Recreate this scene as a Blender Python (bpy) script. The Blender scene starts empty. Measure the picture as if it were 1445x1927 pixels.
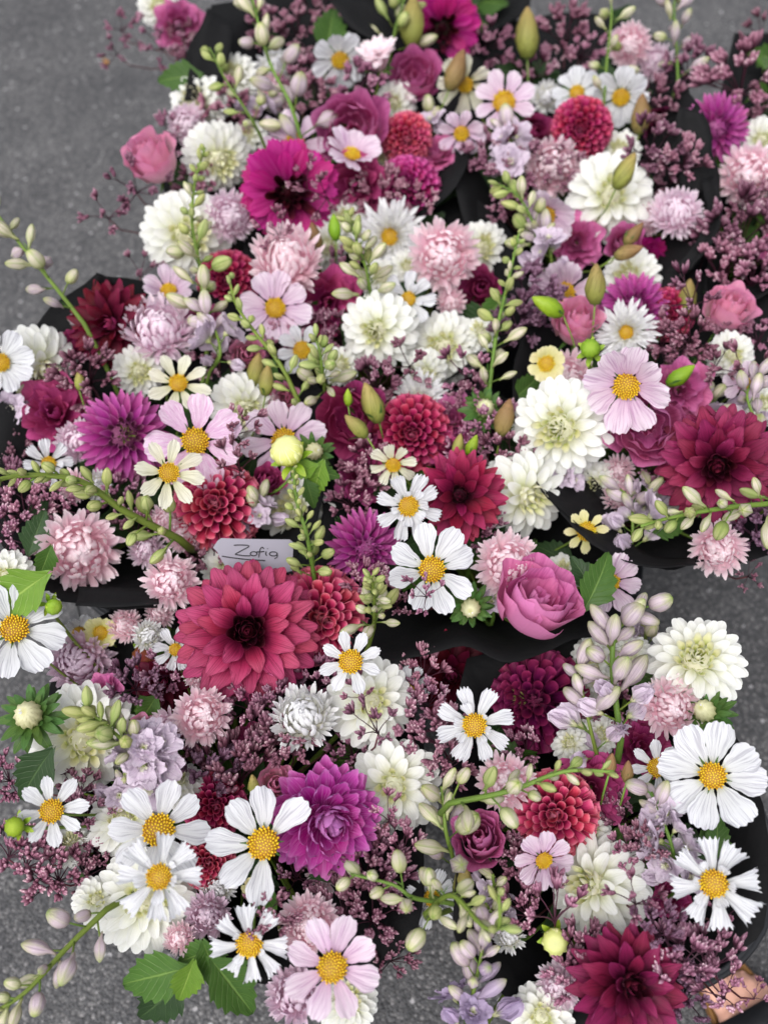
import bpy, math, random
from mathutils import Vector, Matrix, Quaternion, noise as mnoise

# ------------------------------------------------------------------ camera, sky, sun, exposure
scn = bpy.context.scene
col = scn.collection
PI = math.pi
rad = math.radians
CAM = Vector((0.0, 0.0, 1.62))
PITCH = rad(58)                      # degrees below the horizon
PW, PH, FPX = 1445.0, 1927.0, 1851.0  # size of the photograph and focal length in its pixels
cd = bpy.data.cameras.new('camera')
cd.sensor_fit = 'VERTICAL'
cd.sensor_height = 24.0
cd.lens = FPX / PH * 24.0
cd.clip_start = 0.02
cd.clip_end = 400
cd.dof.use_dof = True
cd.dof.focus_distance = 1.06
cd.dof.aperture_fstop = 2.1
cam = bpy.data.objects.new('camera', cd)
cam.location = CAM
cam.rotation_euler = (PI / 2 - PITCH, 0, 0)
col.objects.link(cam)
scn.camera = cam

SUN_EL, SUN_AZ = rad(62), rad(-150)     # soft light through cloud, high over the viewer's left shoulder
w = bpy.data.worlds.new('World')
scn.world = w
w.use_nodes = True
nt = w.node_tree
nt.nodes.clear()
sky = nt.nodes.new('ShaderNodeTexSky')
sky.sky_type = 'NISHITA'
sky.sun_disc = False
sky.sun_elevation = SUN_EL
sky.sun_rotation = SUN_AZ
sky.air_density = 1.0
sky.dust_density = 4.0
hsv = nt.nodes.new('ShaderNodeHueSaturation')
hsv.inputs['Saturation'].default_value = 0.22      # grey cloud cover
bg = nt.nodes.new('ShaderNodeBackground')
bg.inputs['Strength'].default_value = 0.135
wo = nt.nodes.new('ShaderNodeOutputWorld')
nt.links.new(sky.outputs[0], hsv.inputs['Color'])
nt.links.new(hsv.outputs[0], bg.inputs['Color'])
nt.links.new(bg.outputs[0], wo.inputs['Surface'])

sd = bpy.data.lights.new('sun', 'SUN')
sd.energy = 1.15
sd.angle = rad(50)
sd.color = (1.0, 0.985, 0.96)
sun = bpy.data.objects.new('sun', sd)
sdir = Vector((math.sin(SUN_AZ) * math.cos(SUN_EL), math.cos(SUN_AZ) * math.cos(SUN_EL), math.sin(SUN_EL)))
sun.rotation_euler = (-sdir).to_track_quat('-Z', 'Y').to_euler()
sun.location = (0, 0, 4)
col.objects.link(sun)

scn.view_settings.view_transform = 'Standard'
scn.view_settings.look = 'None'
scn.view_settings.gamma = 1.0
scn.view_settings.exposure = 0.7
scn.view_settings.use_curve_mapping = False
scn.render.engine = 'CYCLES'
scn.cycles.max_bounces = 8
scn.cycles.transmission_bounces = 4
scn.cycles.transparent_max_bounces = 4

# ------------------------------------------------------------------ pixels of the photograph -> places
FWD = Vector((0, math.cos(PITCH), -math.sin(PITCH)))
UPV = Vector((0, math.sin(PITCH), math.cos(PITCH)))
RGT = Vector((1, 0, 0))
CANOPY = 0.60                         # usual height of the flower heads above the asphalt

def ray(x, y):
    return FWD + RGT * ((x - PW / 2) / FPX) - UPV * ((y - PH / 2) / FPX)

def at_z(x, y, z):
    d = ray(x, y)
    return CAM + d * ((z - CAM.z) / d.z)

def at_h(x, y, h):
    return at_z(x, y, CANOPY + h * 0.01)

def depth_of(p):
    return (p - CAM).dot(FWD)

def facing(x, y, tx, ty):
    """unit vector a flower looks along: towards the viewer, leaned right by tx and down by ty"""
    v = -ray(x, y).normalized()
    r = (RGT - v * RGT.dot(v)).normalized()
    u = v.cross(r)
    m = math.hypot(tx, ty)
    if m > 0.97:
        tx, ty, m = tx * .97 / m, ty * .97 / m, .97
    return (v * math.sqrt(1 - m * m) + r * tx - u * ty).normalized()

def frame(z, spin=0.0):
    z = z.normalized()
    a = Vector((0, 0, 1)) if abs(z.z) < 0.95 else Vector((0, 1, 0))
    x = a.cross(z).normalized()
    y = z.cross(x)
    m = Matrix((x, y, z)).transposed()
    return (m @ Matrix.Rotation(spin, 3, 'Z')).to_4x4()

# ------------------------------------------------------------------ objects
def link(o):
    col.objects.link(o)
    return o

def thing(name, label, cat, loc, group=None):
    o = bpy.data.objects.new(name, None)
    o.empty_display_size = 0.02
    o.location = loc
    o['label'] = label
    o['category'] = cat
    if group:
        o['group'] = group
    return link(o)

def part(name, mesh, parent, M, kind=None):
    o = bpy.data.objects.new(name, mesh)
    o.parent = parent
    if parent.parent is None and parent.type == 'EMPTY':
        o.matrix_basis = Matrix.Translation(-parent.location) @ M
    else:
        o.matrix_basis = M
    if kind:
        o['kind'] = kind
    return link(o)

class MB:
    """collects vertices and faces with two petal coordinates (along, across) per vertex"""
    def __init__(s):
        s.v, s.f, s.a, s.c = [], [], [], []
    def add(s, vs, fs, al=None, ac=None, M=None):
        k = len(s.v)
        s.v += [M @ Vector(p) for p in vs] if M else [Vector(p) for p in vs]
        s.f += [tuple(i + k for i in f) for f in fs]
        s.a += al if al else [0.5] * len(vs)
        s.c += ac if ac else [0.0] * len(vs)
    def mesh(s, name, mat, smooth=True):
        me = bpy.data.meshes.new(name)
        me.from_pydata(s.v, [], s.f)
        for nm, dat in (('along', s.a), ('across', s.c)):
            at = me.attributes.new(nm, 'FLOAT', 'POINT')
            at.data.foreach_set('value', dat)
        if smooth:
            me.polygons.foreach_set('use_smooth', [True] * len(me.polygons))
        me.materials.append(mat)
        me.update()
        return me

def tube(mb, pts, r0, r1=None, n=6, cap=True, a0=0.0, a1=1.0):
    r1 = r0 if r1 is None else r1
    pts = [Vector(p) for p in pts]
    vs, al, ac, fs = [], [], [], []
    t0 = (pts[1] - pts[0]).normalized()
    x = t0.orthogonal().normalized()
    m = len(pts)
    for i, p in enumerate(pts):
        t = ((pts[min(i + 1, m - 1)] - pts[max(i - 1, 0)])).normalized()
        x = (x - t * x.dot(t)).normalized()
        y = t.cross(x)
        k = i / (m - 1)
        r = r0 + (r1 - r0) * k
        for j in range(n):
            a = 2 * PI * j / n
            vs.append(p + x * (r * math.cos(a)) + y * (r * math.sin(a)))
            al.append(a0 + (a1 - a0) * k)
            ac.append(math.cos(a))
    for i in range(m - 1):
        for j in range(n):
            fs.append((i * n + j, i * n + (j + 1) % n, (i + 1) * n + (j + 1) % n, (i + 1) * n + j))
    if cap:
        fs.append(tuple(range(n))[::-1])
        fs.append(tuple((m - 1) * n + j for j in range(n)))
    mb.add(vs, fs, al, ac)

def bez(p0, p1, p2, p3, n):
    out = []
    for i in range(n + 1):
        t = i / n
        u = 1 - t
        out.append(p0 * u**3 + p1 * (3 * u * u * t) + p2 * (3 * u * t * t) + p3 * t**3)
    return out

def catmull(P, n):
    P = [P[0] * 2 - P[1]] + P + [P[-1] * 2 - P[-2]]
    out = []
    for i in range(1, len(P) - 2):
        for j in range(n):
            t = j / n
            a, b, c, d = P[i - 1], P[i], P[i + 1], P[i + 2]
            out.append(0.5 * (b * 2 + (c - a) * t + (a * 2 - b * 5 + c * 4 - d) * t * t + (b * 3 - a - c * 3 + d) * t**3))
    out.append(P[-2].copy())
    return out

def lathe(mb, prof, n=10, M=None, ridge=0, ramp=0.0, twist=0.0):
    """prof: list of (radius, z); ridges give seams"""
    vs, fs, al, ac = [], [], [], []
    m = len(prof)
    for i, (r, z) in enumerate(prof):
        for j in range(n):
            a = 2 * PI * j / n + twist * i / (m - 1)
            rr = r * (1 + ramp * math.cos(ridge * a)) if ridge else r
            vs.append((rr * math.cos(a), rr * math.sin(a), z))
            al.append(i / (m - 1))
            ac.append(math.cos(ridge * a) if ridge else math.cos(a))
    for i in range(m - 1):
        for j in range(n):
            fs.append((i * n + j, i * n + (j + 1) % n, (i + 1) * n + (j + 1) % n, (i + 1) * n + j))
    fs.append(tuple(range(n))[::-1])
    fs.append(tuple((m - 1) * n + j for j in range(n)))
    mb.add(vs, fs, al, ac, M)

# ------------------------------------------------------------------ materials
def lin(c):
    return tuple(((v / 255) / 12.92 if v / 255 <= .04045 else ((v / 255 + .055) / 1.055)**2.4) for v in c) + (1,)

def node(nt, typ, **kw):
    n = nt.nodes.new(typ)
    for k, v in kw.items():
        setattr(n, k, v)
    return n

def mixc(nt, fac, a, b, blend='MIX'):
    m = nt.nodes.new('ShaderNodeMix')
    m.data_type = 'RGBA'
    m.blend_type = blend
    for sock, v in ((m.inputs[0], fac), (m.inputs[6], a), (m.inputs[7], b)):
        if hasattr(v, 'links'):
            nt.links.new(v, sock)
        else:
            sock.default_value = v
    return m.outputs[2]

def mth(nt, op, a, b=0.5, c=0.5, clamp=False):
    m = nt.nodes.new('ShaderNodeMath')
    m.operation = op
    m.use_clamp = clamp
    for i, v in enumerate((a, b, c)):
        if hasattr(v, 'links'):
            nt.links.new(v, m.inputs[i])
        else:
            m.inputs[i].default_value = v
    return m.outputs[0]

def ramp_(nt, fac, stops):
    r = nt.nodes.new('ShaderNodeValToRGB')
    nt.links.new(fac, r.inputs[0])
    el = r.color_ramp.elements
    while len(el) < len(stops):
        el.new(0.5)
    for e, (p, c) in zip(el, stops):
        e.position = p
        e.color = c
    return r.outputs[0]

def petal_mat(name, stops, vein=None, vein_amt=0.35, vein_n=9, edge=None, edge_amt=0.5, transl=0.28, rough=0.5, streak=0.0, vary=0.12, sheen=0.0, spec=0.25, back=None, huevar=0.012, bump=0.45, rib=None, rib_amt=.6):
    """stops: colours from base to tip of a petal in sRGB bytes"""
    m = bpy.data.materials.new(name)
    m.use_nodes = True
    nt = m.node_tree
    nt.nodes.clear()
    L = nt.links.new
    al = node(nt, 'ShaderNodeAttribute', attribute_name='along').outputs['Fac']
    ac = node(nt, 'ShaderNodeAttribute', attribute_name='across').outputs['Fac']
    oi = node(nt, 'ShaderNodeObjectInfo')
    c = ramp_(nt, al, [(p, lin(s)) for p, s in stops])
    cv = node(nt, 'ShaderNodeCombineXYZ')
    L(mth(nt, 'MULTIPLY', ac, vein_n * 1.5), cv.inputs[0])
    L(mth(nt, 'MULTIPLY', al, 1.3), cv.inputs[1])
    L(mth(nt, 'MULTIPLY', oi.outputs['Random'], 40.0), cv.inputs[2])
    no = node(nt, 'ShaderNodeTexNoise')
    no.inputs['Scale'].default_value = 1.0
    no.inputs['Detail'].default_value = 3.0
    L(cv.outputs[0], no.inputs['Vector'])
    vf = no.outputs[0]
    if vein:
        ln = mth(nt, 'SMOOTHSTEP', vf, 0.52, 0.68) if False else ramp_(nt, vf, [(0.5, (0, 0, 0, 1)), (0.62, (1, 1, 1, 1))])
        c = mixc(nt, mth(nt, 'MULTIPLY', ln, vein_amt), c, lin(vein))
    if rib:
        rb = ramp_(nt, mth(nt, 'MULTIPLY_ADD', ac, .5, .5), [(.55, (0, 0, 0, 1)), (.95, (1, 1, 1, 1))])
        c = mixc(nt, mth(nt, 'MULTIPLY', mth(nt, 'MULTIPLY', rb, rib_amt), mth(nt, 'POWER', al, .5)), c, lin(rib))
    if edge:
        ab = mth(nt, 'ABSOLUTE', ac)
        e1 = mth(nt, 'POWER', ab, 6.0)
        e2 = mth(nt, 'POWER', al, 14.0)
        c = mixc(nt, mth(nt, 'MULTIPLY', mth(nt, 'MAXIMUM', e1, e2), edge_amt), c, lin(edge))
    if streak > 0:
        n2 = node(nt, 'ShaderNodeTexNoise')
        n2.inputs['Scale'].default_value = 2.6
        n2.inputs['Detail'].default_value = 6.0
        n2.inputs['Roughness'].default_value = 0.75
        L(cv.outputs[0], n2.inputs['Vector'])
        c = mixc(nt, mth(nt, 'MULTIPLY', ramp_(nt, n2.outputs[0], [(0.42, (0, 0, 0, 1)), (0.6, (1, 1, 1, 1))]), streak), c, lin((245, 238, 243)))
    if back:
        gm = node(nt, 'ShaderNodeNewGeometry')
        c = mixc(nt, gm.outputs['Backfacing'], c, lin(back))
    hs = node(nt, 'ShaderNodeHueSaturation')
    L(c, hs.inputs['Color'])
    L(mth(nt, 'MULTIPLY_ADD', oi.outputs['Random'], vary * 2, 1 - vary), hs.inputs['Value'])
    r2 = mth(nt, 'FRACT', mth(nt, 'MULTIPLY', oi.outputs['Random'], 17.3))
    L(mth(nt, 'MULTIPLY_ADD', r2, huevar * 2, 0.5 - huevar), hs.inputs['Hue'])
    c = hs.outputs[0]
    b = node(nt, 'ShaderNodeBsdfPrincipled')
    L(c, b.inputs['Base Color'])
    b.inputs['Roughness'].default_value = rough
    b.inputs['Specular IOR Level'].default_value = spec
    b.inputs['Sheen Weight'].default_value = sheen
    bp = node(nt, 'ShaderNodeBump')
    bp.inputs['Strength'].default_value = bump
    bp.inputs['Distance'].default_value = 0.002
    L(vf, bp.inputs['Height'])
    L(bp.outputs[0], b.inputs['Normal'])
    out = node(nt, 'ShaderNodeOutputMaterial')
    if transl > 0:
        t = node(nt, 'ShaderNodeBsdfTranslucent')
        L(c, t.inputs['Color'])
        mx = node(nt, 'ShaderNodeMixShader')
        mx.inputs[0].default_value = transl
        L(b.outputs[0], mx.inputs[1])
        L(t.outputs[0], mx.inputs[2])
        L(mx.outputs[0], out.inputs['Surface'])
    else:
        L(b.outputs[0], out.inputs['Surface'])
    return m

MAT = {}
def mats():
    P = petal_mat
    M = MAT
    M['white'] = P('white_dahlia_petal', [(0, (212, 214, 158)), (.22, (228, 229, 200)), (.55, (236, 236, 228)), (1, (238, 238, 237))], vein=(210, 212, 196), vein_amt=.4, vary=.05, transl=.33)
    M['whitein'] = P('white_dahlia_inner_petal', [(0, (190, 198, 104)), (.35, (232, 230, 180)), (1, (246, 244, 224))], vary=.05, transl=.3)
    M['coral'] = P('coral_pompon_petal', [(0, (96, 6, 44)), (.45, (160, 30, 74)), (.8, (200, 62, 102)), (1, (218, 104, 130))], edge=(232, 146, 162), edge_amt=.65, vary=.12, transl=.24)  # dark base colour paints shade into the hollow of the rolled petal
    M['crimson'] = P('crimson_pompon_petal', [(0, (72, 3, 38)), (.45, (134, 18, 66)), (.8, (180, 44, 92)), (1, (200, 74, 114))], edge=(218, 120, 150), edge_amt=.6, vary=.12, transl=.24)  # shade inside the petal tube painted by the dark base stops
    M['magpom'] = P('magenta_pompon_petal', [(0, (78, 2, 50)), (.45, (144, 18, 90)), (.8, (186, 48, 124)), (1, (202, 80, 148))], edge=(220, 124, 178), edge_amt=.6, transl=.24)  # tube hollow shaded in colour, darkest at the petal base
    M['wine'] = P('wine_dahlia_petal', [(0, (32, 3, 17)), (.3, (78, 8, 38)), (.65, (122, 24, 64)), (1, (154, 48, 92))], vein=(66, 6, 32), vein_amt=.65, vein_n=12, edge=(92, 16, 48), edge_amt=.6, vary=.15, back=(160, 60, 104), transl=.2)
    M['rasp'] = P('raspberry_dahlia_petal', [(0, (48, 5, 24)), (.25, (104, 14, 50)), (.6, (158, 40, 82)), (1, (186, 74, 114))], vein=(92, 10, 44), vein_amt=.65, vein_n=12, edge=(110, 22, 58), edge_amt=.6, vary=.12, back=(180, 78, 120), transl=.22)
    M['claret'] = P('claret_dahlia_petal', [(0, (36, 2, 18)), (.35, (98, 10, 44)), (.7, (146, 28, 70)), (1, (178, 62, 100))], vein=(74, 5, 34), vein_amt=.6, vein_n=12, vary=.15, back=(180, 74, 112), transl=.22)
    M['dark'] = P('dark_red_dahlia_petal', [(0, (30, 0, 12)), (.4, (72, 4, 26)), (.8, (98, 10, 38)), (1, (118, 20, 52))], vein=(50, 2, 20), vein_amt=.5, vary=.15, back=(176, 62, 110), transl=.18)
    M['darkheart'] = P('dark_dahlia_heart', [(0, (20, 2, 10)), (.6, (58, 8, 26)), (1, (104, 28, 52))], vary=.15, transl=.1)
    M['magenta'] = P('magenta_dahlia_petal', [(0, (70, 0, 44)), (.35, (140, 4, 88)), (1, (178, 22, 118))], vein=(204, 90, 160), vein_amt=.3, vary=.14, back=(190, 70, 145), transl=.24)
    M['orchid'] = P('orchid_dahlia_petal', [(0, (120, 4, 92)), (.4, (172, 26, 134)), (.8, (196, 76, 166)), (1, (208, 124, 188))], vein=(214, 144, 200), vein_amt=.5, vein_n=10, vary=.12, back=(196, 126, 190), transl=.26)
    M['purple'] = P('purple_dahlia_petal', [(0, (92, 18, 74)), (.45, (158, 46, 128)), (1, (188, 92, 160))], edge=(212, 140, 184), edge_amt=.6, vary=.12, transl=.26)
    M['darkpurple'] = P('dark_purple_dahlia_petal', [(0, (40, 2, 30)), (.5, (94, 14, 66)), (1, (126, 28, 74))], edge=(158, 62, 110), edge_amt=.5, vary=.16, transl=.2)
    M['greenheart'] = P('green_dahlia_heart', [(0, (120, 136, 50)), (.5, (170, 186, 96)), (1, (190, 180, 120))], vary=.1, transl=.2)
    M['purpleheart'] = P('purple_dahlia_heart', [(0, (90, 60, 60)), (.5, (120, 50, 96)), (1, (170, 100, 140))], vary=.1, transl=.2)
    M['cw'] = P('white_cosmos_petal', [(0, (200, 204, 172)), (.2, (217, 218, 219)), (1, (225, 226, 231))], vein=(150, 147, 162), vein_amt=.55, vein_n=7, vary=.05, transl=.33)
    M['cc'] = P('cream_cosmos_petal', [(0, (196, 194, 140)), (.3, (218, 216, 188)), (1, (228, 226, 212))], vein=(172, 166, 140), vein_amt=.55, vein_n=7, vary=.05, transl=.33)
    M['cy'] = P('pale_yellow_cosmos_petal', [(0, (196, 196, 110)), (.4, (222, 216, 150)), (1, (232, 226, 180))], vein=(204, 196, 136), vein_amt=.4, vary=.05, transl=.33)
    M['cp'] = P('pale_pink_cosmos_petal', [(0, (204, 162, 194)), (.3, (216, 188, 208)), (1, (228, 214, 225))], vein=(170, 118, 164), vein_amt=.6, vein_n=7, vary=.05, transl=.33)
    M['cl'] = P('lilac_streaked_cosmos_petal', [(0, (196, 120, 180)), (.4, (208, 150, 196)), (1, (220, 178, 210))], vein=(184, 104, 172), vein_amt=.5, vein_n=8, streak=.75, vary=.05, transl=.3)
    M['ap'] = P('pink_aster_petal', [(0, (248, 204, 217)), (.35, (251, 219, 229)), (.8, (252, 232, 238)), (1, (252, 241, 245))], vein=(240, 196, 212), vein_amt=.3, vary=.05, transl=.42)
    M['al'] = P('lilac_aster_petal', [(0, (240, 206, 222)), (.4, (246, 222, 236)), (1, (248, 236, 244))], vary=.05, transl=.4, vein=(226, 196, 216), vein_amt=.3)
    M['am'] = P('mauve_aster_petal', [(0, (216, 176, 194)), (.4, (224, 194, 212)), (1, (230, 212, 226))], vary=.07, transl=.34, vein=(196, 160, 184), vein_amt=.4)
    M['aw'] = P('white_aster_petal', [(0, (224, 220, 198)), (.4, (234, 234, 231)), (1, (237, 236, 240))], vary=.05, transl=.3)
    M['li'] = P('pink_lisianthus_petal', [(0, (196, 196, 150)), (.12, (194, 116, 154)), (.5, (204, 100, 156)), (1, (216, 130, 178))], vein=(168, 58, 122), vein_amt=.4, vein_n=14, vary=.1, transl=.32, back=(212, 132, 178))
    M['lr'] = P('rosy_lisianthus_petal', [(0, (232, 224, 184)), (.2, (240, 208, 210)), (.6, (240, 188, 208)), (1, (234, 156, 192))], vein=(228, 156, 188), vein_amt=.3, vein_n=14, vary=.06, transl=.36)
    M['ld'] = P('deep_lisianthus_petal', [(0, (124, 44, 78)), (.4, (164, 48, 106)), (1, (190, 82, 136))], vein=(126, 28, 80), vein_amt=.4, vein_n=14, vary=.1, transl=.28)
    M['lb'] = P('lilac_larkspur_petal', [(0, (158, 170, 110)), (.2, (206, 196, 200)), (.6, (214, 198, 214)), (1, (224, 210, 224))], vein=(178, 152, 184), vein_amt=.5, vein_n=8, vary=.08, transl=.3)
    M['lv'] = P('violet_larkspur_petal', [(0, (150, 158, 110)), (.25, (170, 152, 180)), (1, (184, 166, 196))], vein=(136, 112, 152), vein_amt=.45, vein_n=8, vary=.1, transl=.28)
    M['budgreen'] = P('green_larkspur_bud', [(0, (92, 112, 44)), (.4, (150, 162, 92)), (.8, (176, 178, 120)), (1, (120, 142, 56))], vein=(196, 194, 152), vein_amt=.4, vein_n=3.6, vary=.14, transl=.12, huevar=.015, rough=.65, spec=.15, rib=(96, 120, 44), rib_amt=.75)
    M['budpale'] = P('pale_larkspur_bud', [(0, (120, 134, 66)), (.3, (182, 182, 138)), (.65, (206, 196, 180)), (.9, (184, 186, 130)), (1, (120, 144, 56))], vein=(150, 148, 116), vein_amt=.45, vein_n=3.6, vary=.12, transl=.15, rough=.65, spec=.15, rib=(120, 142, 58), rib_amt=.8)
    M['budlilac'] = P('lilac_larkspur_bud', [(0, (130, 128, 86)), (.25, (180, 162, 168)), (.6, (202, 186, 194)), (.8, (188, 186, 150)), (1, (136, 160, 66))], vein=(136, 114, 136), vein_amt=.55, vein_n=3.8, vary=.12, transl=.16, rough=.65, spec=.15, rib=(150, 156, 96), rib_amt=.5)
    M['budviolet'] = P('violet_larkspur_bud', [(0, (130, 126, 96)), (.25, (160, 142, 166)), (.65, (182, 164, 186)), (.9, (170, 170, 140)), (1, (150, 170, 90))], vein=(124, 104, 144), vein_amt=.5, vein_n=2.6, vary=.1, transl=.18)
    M['olive'] = P('olive_lisianthus_bud', [(0, (92, 110, 44)), (.4, (140, 142, 70)), (.8, (158, 138, 84)), (1, (150, 116, 76))], vein=(100, 96, 44), vein_amt=.5, vein_n=3, vary=.14, transl=.1)
    M['budbrown'] = P('brown_lisianthus_bud', [(0, (96, 104, 50)), (.3, (136, 118, 70)), (1, (138, 96, 72))], vein=(100, 80, 50), vein_amt=.5, vein_n=3, vary=.14, transl=.1)
    M['lime'] = P('lime_dahlia_bud', [(0, (150, 172, 30)), (.4, (196, 206, 70)), (.75, (226, 228, 150)), (1, (214, 216, 150))], vein=(236, 236, 190), vein_amt=.6, vein_n=3, vary=.04, transl=.15)
    M['budcream'] = P('creamy_bud', [(0, (150, 164, 80)), (.3, (212, 212, 150)), (.8, (232, 230, 190)), (1, (206, 204, 140))], vein=(190, 192, 130), vein_amt=.5, vein_n=5, vary=.04, transl=.2)
    M['budround'] = P('green_bud_skin', [(0, (74, 110, 22)), (.5, (128, 158, 36)), (1, (150, 172, 60))], vein=(96, 132, 26), vein_amt=.5, vein_n=3, vary=.06, transl=.08, rough=.35)
    M['redbud'] = P('red_green_bud_skin', [(0, (90, 110, 30)), (.5, (120, 70, 40)), (1, (110, 24, 34))], vary=.06, transl=.08)
    M['bract'] = P('green_bract', [(0, (84, 112, 46)), (1, (66, 100, 48))], vein=(104, 134, 72), vein_amt=.4, vein_n=4, vary=.18, transl=.2, huevar=.02)
    M['stem'] = P('green_stem', [(0, (66, 84, 30)), (.6, (98, 120, 48)), (1, (112, 136, 60))], vary=.14, transl=0.0, huevar=.02, vein=(78, 98, 40), vein_amt=.5, vein_n=2)
    M['redstem'] = P('reddish_stem', [(0, (80, 60, 40)), (1, (104, 58, 66))], vary=.14, transl=0.0)
    M['joe'] = P('mauve_joe_pye_buds', [(0, (48, 22, 34)), (.35, (90, 48, 66)), (.65, (142, 94, 114)), (.85, (164, 120, 138)), (1, (218, 190, 196))], vein=(80, 42, 58), vein_amt=.4, vein_n=2, vary=.28, transl=.08, rough=.4, spec=.45, bump=.1)
    M['joefuzz'] = P('mauve_joe_pye_threads', [(0, (64, 32, 48)), (.6, (112, 74, 98)), (1, (170, 136, 160))], vary=.16, transl=.2)
    # dahlia leaves
    M['leaf'] = leaf_mat('dahlia_leaf', (52, 84, 30), (74, 108, 42), (112, 140, 70))
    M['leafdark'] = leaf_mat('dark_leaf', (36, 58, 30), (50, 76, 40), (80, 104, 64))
    M['leaflight'] = leaf_mat('fresh_leaf', (88, 124, 36), (112, 146, 48), (150, 176, 84))
    M['disc'] = disc_mat()
    M['discy'] = disc_mat('pale_disc_floret', (196, 180, 40), (206, 190, 30))

def leaf_mat(name, c0, c1, vein):
    m = bpy.data.materials.new(name)
    m.use_nodes = True
    nt = m.node_tree
    nt.nodes.clear()
    L = nt.links.new
    al = node(nt, 'ShaderNodeAttribute', attribute_name='along').outputs['Fac']
    ac = node(nt, 'ShaderNodeAttribute', attribute_name='across').outputs['Fac']
    oi = node(nt, 'ShaderNodeObjectInfo')
    ab = mth(nt, 'ABSOLUTE', ac)
    # side veins run forward from the midrib
    ph = mth(nt, 'SUBTRACT', mth(nt, 'MULTIPLY', al, 9.0), mth(nt, 'MULTIPLY', ab, 2.6))
    sv = mth(nt, 'ABSOLUTE', mth(nt, 'SUBTRACT', mth(nt, 'FRACT', ph), 0.5))
    svl = ramp_(nt, sv, [(0.0, (1, 1, 1, 1)), (0.09, (0, 0, 0, 1))])
    mid = ramp_(nt, ab, [(0.02, (1, 1, 1, 1)), (0.08, (0, 0, 0, 1))])
    vv = mth(nt, 'MAXIMUM', mth(nt, 'MULTIPLY', svl, .6), mid)
    tc = node(nt, 'ShaderNodeTexCoord')
    no = node(nt, 'ShaderNodeTexNoise')
    no.inputs['Scale'].default_value = 5
    no.inputs['Detail'].default_value = 5
    L(tc.outputs['Object'], no.inputs['Vector'])
    c = mixc(nt, no.outputs[0], lin(c0), lin(c1))
    c = mixc(nt, mth(nt, 'MULTIPLY', vv, .7), c, lin(vein))
    hs = node(nt, 'ShaderNodeHueSaturation')
    L(c, hs.inputs['Color'])
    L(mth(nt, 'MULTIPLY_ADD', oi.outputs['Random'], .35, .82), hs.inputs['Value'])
    b = node(nt, 'ShaderNodeBsdfPrincipled')
    L(hs.outputs[0], b.inputs['Base Color'])
    b.inputs['Roughness'].default_value = .45
    b.inputs['Specular IOR Level'].default_value = .35
    bp = node(nt, 'ShaderNodeBump')
    bp.inputs['Strength'].default_value = .5
    bp.inputs['Distance'].default_value = .002
    bp.invert = True
    L(mth(nt, 'ADD', vv, mth(nt, 'MULTIPLY', no.outputs[0], .4)), bp.inputs['Height'])
    L(bp.outputs[0], b.inputs['Normal'])
    t = node(nt, 'ShaderNodeBsdfTranslucent')
    L(hs.outputs[0], t.inputs['Color'])
    mx = node(nt, 'ShaderNodeMixShader')
    mx.inputs[0].default_value = .22
    L(b.outputs[0], mx.inputs[1])
    L(t.outputs[0], mx.inputs[2])
    out = node(nt, 'ShaderNodeOutputMaterial')
    L(mx.outputs[0], out.inputs['Surface'])
    return m

def disc_mat(name='yellow_disc_floret', a=(180, 136, 12), b_=(232, 196, 30)):
    m = bpy.data.materials.new(name)
    m.use_nodes = True
    nt = m.node_tree
    b = nt.nodes['Principled BSDF']
    al = node(nt, 'ShaderNodeAttribute', attribute_name='along').outputs['Fac']   # height on one floret
    ac = node(nt, 'ShaderNodeAttribute', attribute_name='across').outputs['Fac']  # random per floret and ring
    c = ramp_(nt, al, [(0, lin((96, 66, 14))), (.5, lin(a)), (1, lin(b_))])
    c2 = ramp_(nt, ac, [(0.0, lin((214, 196, 34))), (.5, lin((226, 190, 24))), (.8, lin((208, 150, 16))), (1, lin((110, 70, 16)))])
    c = mixc(nt, .6, c, c2)
    nt.links.new(c, b.inputs['Base Color'])
    b.inputs['Roughness'].default_value = .6
    return m

def simple_mat(name, c, rough=.6, spec=.3, noise=0.0, nscale=30, bump=0.0, bscale=60):
    m = bpy.data.materials.new(name)
    m.use_nodes = True
    nt = m.node_tree
    b = nt.nodes['Principled BSDF']
    tc = node(nt, 'ShaderNodeTexCoord')
    no = node(nt, 'ShaderNodeTexNoise')
    no.inputs['Scale'].default_value = nscale
    no.inputs['Detail'].default_value = 5
    nt.links.new(tc.outputs['Object'], no.inputs['Vector'])
    k = lin(c)
    lo = tuple(v * (1 - noise) for v in k[:3]) + (1,)
    hi = tuple(min(1, v * (1 + noise)) for v in k[:3]) + (1,)
    nt.links.new(mixc(nt, no.outputs[0], lo, hi), b.inputs['Base Color'])
    b.inputs['Roughness'].default_value = rough
    b.inputs['Specular IOR Level'].default_value = spec
    if bump:
        n2 = node(nt, 'ShaderNodeTexNoise')
        n2.inputs['Scale'].default_value = bscale
        n2.inputs['Detail'].default_value = 4
        nt.links.new(tc.outputs['Object'], n2.inputs['Vector'])
        bp = node(nt, 'ShaderNodeBump')
        bp.inputs['Strength'].default_value = bump
        bp.inputs['Distance'].default_value = .004
        nt.links.new(n2.outputs[0], bp.inputs['Height'])
        nt.links.new(bp.outputs[0], b.inputs['Normal'])
    return m

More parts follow.
